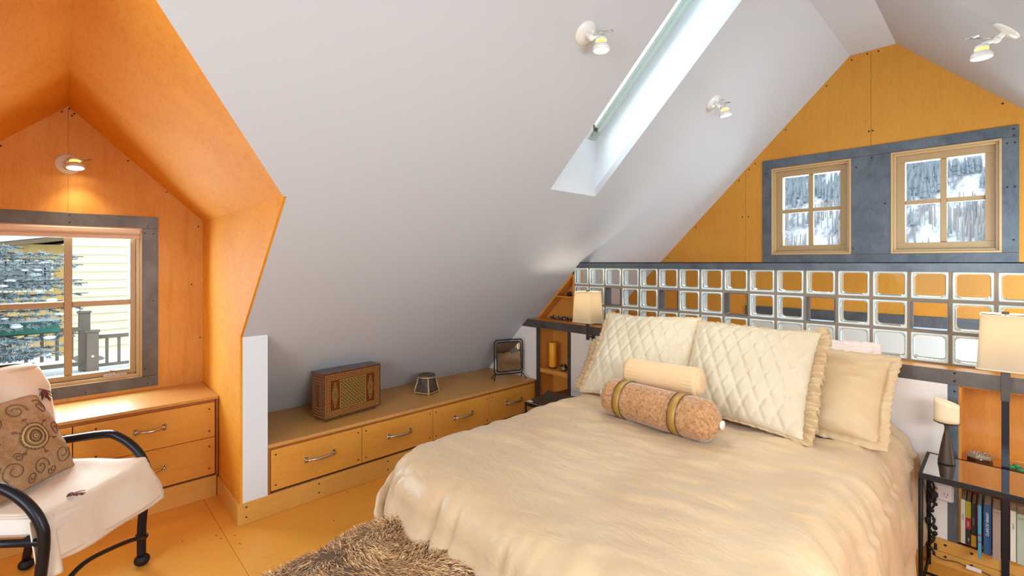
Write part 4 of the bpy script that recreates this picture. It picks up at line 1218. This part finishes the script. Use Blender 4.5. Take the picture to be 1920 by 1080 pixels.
# left side inlay
for k in range(4):
    hx2, hz2 = DB / 2 - .010 - k * .013, (HB - Z0) / 2 - .012 - k * .018
    n1 = round(2 * hx2 / .008); n2 = round(2 * hz2 / .008)
    for i in range(n1 + 1):
        for s in (-1, 1): dot(-DB / 2 - hx2 + 2 * hx2 * i / n1, cz + s * hz2, .003, 1, 1)
    for i in range(1, n2):
        for s in (-1, 1): dot(-DB / 2 + s * hx2, cz - hz2 + 2 * hz2 * i / n2, .003, 1, 1)
M['inlaydim'] = mat('dim_inlay', 'A07848', .4)
dt.build('inlay_dots', ['inlay', 'inlaydim'], bx, kind='stuff')

# ------------------------------------------------------------------ basket
bk = empty('lidded_basket', (-3.187, 2.105, .408), R(20), 'small dark wicker basket with round lid on the long cabinet', 'basket')


def bkf(u, v):
    t = 2 * pi * u; k = v
    sq = .072 / max(abs(cos(t)), abs(sin(t))); sq = min(sq, .096)
    r_ = sq * (1 - k) + .062 * k
    r_ += .0016 * sin(v * 90) * (1 if int(u * 48) % 2 else -1)
    return (r_ * cos(t), r_ * sin(t), .012 + .118 * v)


b = MB(); b.grid(bkf, 96, 24, cu=True); b.build('basket_body', 'wicker', bk)
b = MB(); b.lathe([(.064, .118), (.067, .122), (.067, .142), (.062, .150), (.04, .156), (.0001, .158)], 36); b.build('lid', 'wicker', bk)
b = MB(); b.lathe([(.068, .128), (.070, .132), (.068, .136)], 36); b.build('lid_band', 'bamboo', bk)
for i in range(4):
    a = pi / 4 + i * pi / 2
    MB().tube([(.098 * cos(a), .098 * sin(a), 0), (.094 * cos(a), .094 * sin(a), .03), (.066 * cos(a), .066 * sin(a), .125)], .0055, 8).build('leg', 'bamboo', bk)
b = MB(); b.tube([bkf(i / 48, .02) for i in range(48)], .004, 6, closed=True); b.build('base_band', 'bamboo', bk)

# ------------------------------------------------------------------ table mirror
mr = empty('table_mirror', (-3.068, 2.892, .408), math.atan2(.302, .127), 'black iron framed table mirror at the far end of the long cabinet', 'mirror')
# local x along width (.328), local -y faces room
wm, hm_ = .135, .345


def rloop(w2, z0, z1, r_, y, lean=0):
    pts = [(x, z) for x, z in rrect(2 * w2, z1 - z0, r_, 4)]
    return [(x, y + lean * (z + (z1 - z0) / 2), z + (z0 + z1) / 2) for x, z in pts]


MB().tube(rloop(wm, .045, .350, .03, 0), .0055, 8, closed=True).build('outer_frame', 'iron', mr)
LEAN = .11
MB().tube(rloop(wm - .020, .072, .328, .02, -.022, LEAN), .0055, 8, closed=True).build('inner_frame', 'iron', mr)
g = rloop(wm - .023, .075, .325, .018, -.024, LEAN); gb_ = [(x, y + .004, z) for x, y, z in g]; n = len(g)
MB().add(g + gb_, [tuple(range(n)), tuple(range(n, 2 * n))[::-1]] + [(i, n + i, n + (i + 1) % n, (i + 1) % n) for i in range(n)]).build('mirror_glass', 'mirror', mr)
for s_ in (-1, 1):
    MB().tube(bez([(s_ * (wm - .012), 0, .048), (s_ * (wm - .002), -.02, .04), (s_ * (wm + .012), -.04, .015), (s_ * (wm + .018), -.052, .004)], 5), .0045, 8).build('foot', 'iron', mr)
    MB().tube(bez([(s_ * (wm - .012), 0, .048), (s_ * wm, .02, .035), (s_ * (wm + .006), .045, .004)], 5), .0045, 8).build('foot', 'iron', mr)
    MB().tube([(s_ * (wm - .001), 0, .2), (s_ * (wm - .018), .006, .2)], .003, 6).build('pivot', 'iron', mr)

# ------------------------------------------------------------------ armchair
CH = (-2.647, .1035, 0); CR = R(-40)
ch = empty('armchair', CH, CR, 'black iron armchair with white cushions by the dormer cabinet', 'chair')
for s_ in (-1, 1):
    X = s_ * .265
    arm = bez([(X, -.50, .585), (X, -.38, .605), (X, -.17, .632), (X, -.10, .615), (X, -.035, .565), (X, .008, .50), (X, .022, .42), (X, .0, .20), (X, -.002, .05)], 8)
    MB().tube(arm, .0185, 14).build('arm', 'iron', ch)
    MB().ball((X, .0, .028), .032, 16, 10, sc=(1, 1, .85)).build('foot', 'iron_rough', ch)
    MB().tube(bez([(X * .93, -.50, .94), (X * .96, -.49, .60), (X, -.46, .40), (X, -.52, .05)], 8), .017, 12).build('back_post', 'iron', ch)
    MB().ball((X, -.52, .028), .030, 14, 8, sc=(1, 1, .85)).build('foot', 'iron_rough', ch)
    MB().tube([(X, -.47, .425), (X, .02, .425)], .014, 10).build('seat_rail', 'iron', ch)
    MB().tube([(X + .019 * cos(t * pi / 6), .0 + .021 * sin(t * pi / 6), .13 + .002 * t) for t in range(13)], .006, 6).build('collar', 'iron', ch)
MB().tube([(-.265, -.05, .425), (.265, -.05, .425)], .014, 10).tube([(-.265, -.47, .425), (.265, -.47, .425)], .014, 10).build('seat_frame', 'iron', ch)
MB().tube(bez([(-.265, .012, .13), (-.20, .02, .165), (-.07, .02, .205), (.09, .02, .235), (.2, .02, .20), (.265, .012, .13)], 8), .0095, 8).build('stretcher', 'iron', ch)
MB().tube(bez([(-.246, -.50, .94), (-.2, -.50, .975), (0, -.50, .99), (.2, -.50, .975), (.246, -.50, .94)], 8), .016, 10).build('back_rail', 'iron', ch)
MB().box(-.245, .245, -.44, .02, .425, .492, .02).build('seat_cushion', 'linen', ch)


def cush(u, v, side):
    s_, t_ = 2 * u - 1, 2 * v - 1
    pr = (max(0, 1 - abs(s_) ** 4) * max(0, 1 - abs(t_) ** 4)) ** .5
    return pr


b = MB()
for sd_, fl_ in ((1, False), (-1, True)):
    b.grid(lambda u, v: V((-.245 + .49 * u, -.405 - .085 * v + sd_ * .045 * cush(u, v, 0), .47 + .46 * v)), 24, 24, flip=not fl_)
bc = b.build('back_cushion', 'linen', ch)
bm = bmesh.new(); bm.from_mesh(bc.data); bmesh.ops.remove_doubles(bm, verts=bm.verts, dist=.001); bm.to_mesh(bc.data); bm.free()

# cream throw laid over seat and back, hanging over the front
th = empty('cream_throw', CH, CR, 'cream wool throw with maroon tassels spread over seat and front of the iron armchair', 'throw')


def throwf(lay):
    def f(u, v):
        x = -.238 + .468 * u; x += .0
        # v: 0 back .. 1 front hem
        Ls = .44; Lf = .165 + .012 * lay + .018 * sin(u * 3.1)
        s_ = v * (Ls + Lf)
        rd = .03
        if s_ < Ls - rd: y = -.385 + s_; z = .503
        elif s_ < Ls - rd + rd * pi / 2:
            a = (s_ - Ls + rd) / rd; y = -.385 + Ls - rd + rd * sin(a); z = .503 - rd * (1 - cos(a))
        else:
            dn = s_ - (Ls - rd + rd * pi / 2); y = -.385 + Ls + .28 * dn * (1 - .4 * u); z = .503 - rd - dn * .97
            y += .010 * sin(u * 9 + lay) * min(1, dn / .08)
            x += (u - .5) * -.02 * lay + (-.035 if u < .5 else .0) * (1 - 2 * u if u < .5 else 0) * min(1, dn / .1) * 1.0
        if v < .7: z += .012 * noise.noise(V((x * 7, y * 7, 1))) + .014 * exp(-((x + .2) / .08) ** 2)
        y -= (.06 * u) * min(1, max(0, (v - .3) * 2))
        off = lay * .005
        return V((x + (.012 * lay * (1 if u > .5 else 0)), y - off * (1 if v > .7 else 0) , z + .012 - off))
    return f


for k in (0, 1):
    b = MB(); b.grid(throwf(k), 40, 60); t_o = b.build('cloth_layer', 'throw', th)
    md = t_o.modifiers.new('t', 'SOLIDIFY'); md.thickness = .004
b = MB(); b.grid(lambda u, v: V((.205 + .07 * u, .005 - .03 * u + .035 * v + .01 * sin(u * 7), .50 - .22 * v)), 14, 20)
t_o = b.build('hanging_fold', 'throw', th); md = t_o.modifiers.new('t', 'SOLIDIFY'); md.thickness = .004
b = MB()
b.grid(lambda u, v: V((-.25 + .47 * u, -.385 - .07 * v + .018 * sin(u * 9) * sin(v * 3) + .035 * min(1, (1 - v) * 6) * 1.0, .50 + .46 * v + .01 * sin(u * 5))), 40, 30)
b.grid(lambda u, v: V((-.25 + .47 * u, -.455 - .11 * sin(v * pi / 2) + .01 * sin(u * 9), .96 + .03 * sin(v * pi) - .10 * v * v + .01 * sin(u * 5))), 40, 12)
t_o = b.build('back_drape', 'throw', th); md = t_o.modifiers.new('t', 'SOLIDIFY'); md.thickness = .005
rr = random.Random(2)
for (tx, ty, tz_, n_) in ((-.165, -.10, .523, 26), (.12, -.02, .52, 14)):
    b = MB()
    for i in range(n_):
        a = rr.uniform(-.9, .9) + 2.6; ln = rr.uniform(.03, .06)
        b.tube(bez([(tx, ty, tz_), (tx + ln * .5 * cos(a) + rr.uniform(-.004, .004), ty + ln * .5 * sin(a), tz_ + .006), (tx + ln * cos(a), ty + ln * sin(a), tz_ + .001)], 3), .0016, 5)
    b.build('tassel', 'tassel', th)

# embroidered cushion
l2w = lambda l_, f__, z: (CH[0] + l_ * .766 + f__ * .643, CH[1] - l_ * .643 + f__ * .766, z)
c4 = [l2w(.235, -.20, .525), l2w(-.175, -.225, .525), l2w(-.178, -.40, .865), l2w(.235, -.38, .86)]
c4 = [c4[1], c4[0], c4[3], c4[2]]
pc = pillow('throw_cushion', c4, .13, 'cushion', 'tan cushion embroidered with brown scrolls on the iron armchair', 'cushion', seed=8, n=48, pinch=.04)
bl_, br_, tr_, tl_ = [V(p) for p in c4]
nr = ((br_ - bl_).cross(tl_ - bl_)).normalized()
if nr.dot(V((0, 0, 1.45)) - bl_) < 0: nr = -nr


def onc(u, v, off=.002):
    s_, t_ = 2 * u - 1, 2 * v - 1; pinch = .04; seed = 8
    pu = u - pinch * s_ * (1 - t_ * t_) * .5 * abs(s_) ** 3; pv = v - pinch * t_ * (1 - s_ * s_) * .5 * abs(t_) ** 3
    P_ = bl_ * (1 - pu) * (1 - pv) + br_ * pu * (1 - pv) + tr_ * pu * pv + tl_ * (1 - pu) * pv
    prof = (max(0, 1 - abs(s_) ** 2.4) * max(0, 1 - abs(t_) ** 2.4)) ** .55
    hgt = .065 * prof + .006 * prof ** .5 * noise.noise(V((s_ * 2.2 + seed, t_ * 2.2, seed * 1.3))) * 2 + .010 * (1 - prof) * prof * 2 * noise.noise(V((s_ * 7 + seed, t_ * 7, 4)))
    return P_ + nr * (hgt + off) + nr * (.012 * noise.noise(V((s_ * 1.3 + seed, t_ * 1.3, 9))))


th_ = MB(); tr2 = MB(); tt = MB()
mu, mv = .43, .50
for rad, mb_, th__ in ((.030, th_, .0013), (.055, th_, .0013), (.080, tt, .0032), (.105, th_, .0013), (.125, tt, .0040), (.148, th_, .0012), (.018, tt, .003)):
    mb_.tube([onc(mu + rad * cos(2 * pi * i / 36), mv + rad * sin(2 * pi * i / 36)) for i in range(36)], th__, 5, closed=True)
for i in range(22):
    a = 2 * pi * i / 22
    for rad in (.068, .137): th_.ball(onc(mu + rad * cos(a), mv + rad * sin(a)), .0024, 5, 4)
rr = random.Random(11)
for (su, sv, rd, dr_) in ((.2, .2, .11, 1), (.48, .16, .10, -1), (.76, .24, .11, 1), (.84, .52, .10, -1), (.74, .80, .11, 1), (.45, .84, .10, -1), (.18, .80, .10, 1), (.12, .5, .09, -1), (.62, .10, .06, 1), (.9, .12, .06, 1), (.33, .08, .05, -1), (.9, .9, .06, 1), (.66, .36, .05, 1), (.9, .34, .05, -1)):
    pts = []
    a0 = rr.uniform(0, 6)
    for i in range(34):
        t = i / 33; r_ = rd * (1 - .75 * t); a = a0 + dr_ * t * 9
        u, v = su + r_ * cos(a), sv + r_ * sin(a)
        if .03 < u < .97 and .03 < v < .97: pts.append(onc(u, v))
    if len(pts) > 3: th_.tube(pts, .0016, 5)
for a in (.6, 1.5, 2.5, 3.6, 4.5, 5.6):
    u, v = mu + .21 * cos(a), mv + .21 * sin(a); tr2.ball(onc(u, v), .008, 8, 5, sc=(1, 1, .6))
    th_.tube([onc(mu + q_ * cos(a), mv + q_ * sin(a)) for q_ in (.15, .17, .19)], .0012, 5)
th_.build('embroidery', 'thread', pc, kind='stuff'); tr2.build('embroidered_flowers', 'threadred', pc); tt.build('medallion', 'threadtan', pc)
b = MB()
tp = V(c4[3])
for i in range(24):
    d_ = V((rr.uniform(-.02, .02), rr.uniform(-.02, .03), rr.uniform(-.055, -.02))); b.tube(bez([tp, tp + V((.01, .02, .008)), tp + V((.01, .03, 0)) + d_], 3), .0016, 5)
b.build('corner_tassel', 'tassel', pc)

# ------------------------------------------------------------------ outside: neighbour house, deck railing, spruce, snow
sn_m = mat('snow', 'F2F5FA', .8, spec=.2); M['snow'] = sn_m
M['siding'] = mat('cream_siding', 'F2E9CC', .7)
M['yellowwall'] = mat('yellow_board_wall', 'DDBB78', .75)
M['deckwood'] = mat('weathered_deck_wood', '857568', .85)
M['roofedge'] = mat('brown_fascia', '7D6A50', .8)
M['needle'] = mat('blue_spruce_needle', 'A0AEB2', .8)
base(M['needle'], ramp(M['needle'], noi(M['needle'], tex(M['needle']), 9, 3), [(.3, '7C8C92'), (.7, 'BCC8CC')]))
M['bark'] = mat('bark', '5A4A3E', .95)
M['planter'] = mat('green_planter', '3E7F6E', .6)
M['darkpane'] = mat('dark_window_pane', '7A7C84', .15, coat=.5)

hs = empty('neighbour_house', (-9.6, 0, 0), 0, 'cream clapboard house across the deck seen through the dormer window', 'building')
MB().box(-1.5, -.03, .06, 5, -3, 4.5, 0).build('wall_core', 'siding', hs)
sb = None
for i in range(34):
    z = -.6 + i * .128
    if sb is None:
        sb = MB().prism([(.0, .05, 0), (.040, .05, 0), (.004, .05, .132), (0, .05, .132)], (0, 3.5, 0)).build('siding_board', 'siding', hs, (0, 0, z)).data
    else: share('siding_board', sb, hs, (0, 0, z))
y2 = empty('garden_house', (-9.9, 0, 0), 0, 'yellow board house with snowy roof behind the spruce', 'building')
MB().box(-2, 0, -5, .05, -3, 1.72, 0).build('wall', 'yellowwall', y2)
b = MB()
for i in range(20): b.box(0, .012, -4 + i * .2, -3.985 + i * .2, -1, 1.7, 0)
b.build('batten', 'yellowwall', y2, kind='stuff')
MB().prism([(.25, -5.2, .85), (.25, .045, 1.79), (.25, .045, 1.85), (.25, -5.2, .92)], (-2.3, 0, 0)).build('roof_edge', 'roofedge', y2)
MB().prism([(.22, -5.2, .93), (.22, .045, 1.86), (.22, .045, 2.04), (.22, -5.2, 1.15)], (-2.3, 0, 0)).build('roof_snow', 'snow', y2)
wn_ = MB(); ring(wn_, 'x', 0, 0, .03, -.68, -.10, 1.02, 1.5, .03); wn_.build('window', 'siding', y2)
MB().box(0, .012, -.65, -.13, 1.05, 1.47, 0).build('pane', 'darkpane', y2)

dk = empty('deck', (-7.3, 0, .24), 0, 'snow covered wooden deck outside the dormer window', 'deck')
b = None
for i in range(14):
    if b is None: b = MB().box(-.07, .066, -3, 3, -.04, 0, .003).build('deck_board', 'deckwood', dk, (-1.0 + i * .14, 0, 0)).data
    else: share('deck_board', b, dk, (-1.0 + i * .14, 0, 0))
MB().grid(lambda u, v: V((-1.05 + 1.9 * u, -3 + 6 * v, .012 + .03 * noise.noise(V((u * 4, v * 12, 0))))), 24, 60).build('snow_cover', 'snow', dk)
fr_ = empty('deck_railing', (-7.0, 0, .27), 0, 'weathered wooden deck railing with upright balusters', 'railing')
MB().box(-.03, .03, .27, 2.5, .33, .372, .004).build('top_rail', 'deckwood', fr_)
MB().box(-.03, .03, -3, .15, .33 + .10, .372 + .10, .004).build('top_rail', 'deckwood', fr_)
MB().box(-.02, .02, .27, 2.5, .015, .045, .004).build('bottom_rail', 'deckwood', fr_)
MB().box(-.02, .02, -3, .15, .05, .09, .004).build('bottom_rail', 'deckwood', fr_)
MB().box(-.03, .045, .27, 2.5, .372, .385, .004).build('rail_snow', 'snow', fr_)
b1 = MB().box(-.014, .014, -.014, .014, .04, .335, .002).build('baluster', 'deckwood', fr_, (0, .36, 0)).data
for i in range(1, 12): share('baluster', b1, fr_, (0, .36 + i * .105, 0))
for i in range(20): share('baluster', b1, fr_, (0, .07 - i * .115, .09))
for nm, x, y, h_, lab in (('deck_post', -7.05, .172, .63, 'taller rear deck post with pointed cap'), ('deck_post', -6.88, .235, .43, 'shorter square deck post with a pale knot in front')):
    o = empty(nm, (x, y, .262), 0, lab, 'post')
    MB().box(-.05, .05, -.05, .05, 0, h_, .006).build('shaft', 'deckwood', o)
    MB().box(-.062, .062, -.062, .062, h_, h_ + .018, .004).prism([(-.05, -.05, h_ + .018), (.05, -.05, h_ + .018), (.02, -.02, h_ + .04), (-.02, -.02, h_ + .04)], (0, .001, 0)).build('cap', 'deckwood', o)
    if h_ < .5: MB().lathe([(.0001, .004), (.012, .003), (.014, -.002)], 12, (.05, 0, .17), Matrix.Rotation(R(90), 3, 'Y')).build('knot', 'siding', o)
pn = MB().box(-.06, .06, -.75, 0, 0, .11, .006).build('planter_box', 'planter', None, (-6.9, -.02, .722)); tag(pn, 'green planter box on the deck railing', 'planter')
MB().box(-.07, .07, -.76, .01, .105, .12, .004).build('rim', 'planter', pn)
MB().grid(lambda u, v: V((-.055 + .11 * u, -.74 + .73 * v, .115 + .03 * sin(u * pi) + .012 * noise.noise(V((u * 3, v * 20, 1))))), 8, 30).build('snow_cap', 'snow', pn)
gs = MB(); gs.grid(lambda u, v: V((-40 + 80 * u, -60 + 60 * v * 1.0 + 60 * v, -2.6 + .3 * noise.noise(V((u * 9, v * 9, 0))))), 30, 30).build('ground', 'snow', None, kind='structure')

# spruce
sp = empty('spruce_tree', (-6.15, -2.3, -2.55), 0, 'snow dusted blue spruce with long boughs outside the dormer window', 'tree')
MB().tube([(0, 0, 0), (0, 0, 3), (.05, 0, 6)], [.16, .11, .03], 12).build('trunk', 'bark', sp)
nv = []; nf = []; bt = MB(); sv = MB(); rr = random.Random(21)


def bough(p0, p1, wid, ntw):
    """needled bough: curved stem with side twigs"""
    p0, p1 = V(p0), V(p1); dr = p1 - p0; L_ = dr.length
    pts = [p0 + dr * t - V((0, 0, .10 * sin(t * pi))) for t in [i / 10 for i in range(11)]]
    bt.tube(pts, [.012 * (1 - t / 11) + .003 for t in range(11)], 5)
    hor = V((dr.x, dr.y, 0)).normalized(); side = V((-hor.y, hor.x, 0))
    for i in range(ntw):
        t = .15 + .85 * i / ntw; b0 = p0 + dr * t - V((0, 0, .10 * sin(t * pi)))
        for sg in (-1, 1):
            ln = wid * (1.15 - t) * rr.uniform(.6, 1.15)
            d2 = (side * sg * rr.uniform(.5, 1) + hor * rr.uniform(.5, 1.1) + V((0, 0, rr.uniform(-.45, .15)))).normalized()
            e = b0 + d2 * ln
            bt.tube([b0, e], .0025, 3, caps=False)
            m_ = int(16 + ln * 240)
            for k in range(m_):
                q = b0 + d2 * ln * (k / m_)
                nd = (d2 * .7 + V((rr.uniform(-1, 1), rr.uniform(-1, 1), rr.uniform(-.9, .9))) * .8).normalized() * rr.uniform(.03, .055)
                wv = nd.cross(V((rr.random(), rr.random(), 1))).normalized() * .0062
                o = len(nv); nv.extend([tuple(q - wv), tuple(q + wv), tuple(q + nd)]); nf.append((o, o + 1, o + 2))
            if rr.random() < .05: sv.ball(b0 + d2 * ln * .5 + V((0, 0, .014)), rr.uniform(.02, .04), 7, 5, sc=(1.3, 1.3, .5))


O = V((-6.15, -2.3, -2.55))
rs_ = random.Random(8)
BO = [(rs_.uniform(-.55, .22), rs_.choice([rs_.uniform(.92, 1.62), rs_.uniform(.45, .85)]), rs_.uniform(-7.4, -6.5), .34) for _ in range(26)]
for (yt, zt, xt, w_) in BO + [*((.16, 1.26, -7.1, .3), (.20, 1.12, -6.9, .3), (.12, 1.42, -7.0, .3), (.05, 1.20, -6.6, .3), (-.02, 1.36, -6.7, .3), (.02, 1.0, -7.2, .32), (-.05, 1.3, -7.3, .35), (.05, .90, -6.85, .3), (.0, 1.07, -6.5, .3),
                     (.04, .83, -6.8, .32), (.07, .60, -6.75, .3), (-.02, .70, -6.6, .34), (-.06, .50, -6.9, .3), (-.1, .62, -6.5, .3), (-.2, .46, -6.6, .3), (-.1, 1.55, -7.4, .3), (-.3, 1.6, -7.2, .3), (-.25, .9, -6.9, .35), (-.35, 1.15, -6.8, .35), (-.4, .6, -7.0, .35))]:
    bough(V((-6.15, -2.3, zt + .12 + .3 * rr.random())) - O, V((xt, yt, zt)) - O, w_, 20)
bt.build('twigs', 'bark', sp, kind='stuff'); sv.build('snow_clumps', 'snow', sp, kind='stuff')
me = D.meshes.new('needles'); me.from_pydata(nv, [], nf); me.materials.append(M['needle'])
no = D.objects.new('needles', me); COL.objects.link(no); no.parent = sp; no['kind'] = 'stuff'

# wooded snowy mountainside beyond the gable windows
M['hill'] = mat('snowy_hillside', 'E4E7EF', .9, spec=.1)
v_ = tex(M['hill'], (.16, .03, .03)); hn = noi(M['hill'], v_, .8, 6, .7)
base(M['hill'], ramp(M['hill'], hn, [(.40, '8F8C92'), (.52, 'D5D9E2'), (.65, 'F4F6FA')]))
hz = lambda x, y: -38 + (y - 150) * .38 + 6 * noise.noise(V((x * .01, y * .01, 2))) + 3 * noise.noise(V((x * .04, y * .04, 5)))
MB().grid(lambda u, v: V((-700 + 1000 * u, 60 + 740 * v, hz(-700 + 1000 * u, 60 + 740 * v))), 100, 80).build('hillside', 'hill', None, kind='structure')
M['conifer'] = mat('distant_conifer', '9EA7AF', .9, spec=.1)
M['aspen'] = mat('bare_aspen', 'B4AFAE', .9, spec=.1)
tr = MB(); asp = MB(); rr = random.Random(4)
cnt = 0
while cnt < 7000:
    y = rr.uniform(170, 640); x = rr.uniform(-.48, .12) * y
    z = hz(x, y); elev = (z - 1.45) / sqrt(x * x + y * y)
    nn = noise.noise(V((x * .03, y * .03, 9)))
    if nn < -.02 - (.15 if elev > .10 else 0): continue
    cnt += 1
    if (elev < .085 and rr.random() < .8):
        h_ = rr.uniform(7, 12); asp.tube([(x, y, z), (x + rr.uniform(-.5, .5), y, z + h_)], rr.uniform(.18, .4), 3, caps=False, sm=False)
        continue
    h_ = rr.uniform(6, 12); r_ = h_ * rr.uniform(.09, .13)
    for (a, b_, k) in ((.1, .6, 1), (.4, 1, .7)):
        base_ = [(x + r_ * k * cos(t * 1.2566 + cnt), y + r_ * k * sin(t * 1.2566 + cnt), z + h_ * a) for t in range(5)]
        tr.add(base_ + [(x, y, z + h_ * b_)], [(i, (i + 1) % 5, 5) for i in range(5)])
fo_ = empty('mountain_forest', (0, 0, 0), 0, 'distant snowy mountainside of conifers and bare aspens beyond the gable windows', 'forest')
tr.build('conifers', 'conifer', fo_, kind='stuff'); asp.build('aspens', 'aspen', fo_, kind='stuff')
fo_['kind'] = 'stuff'
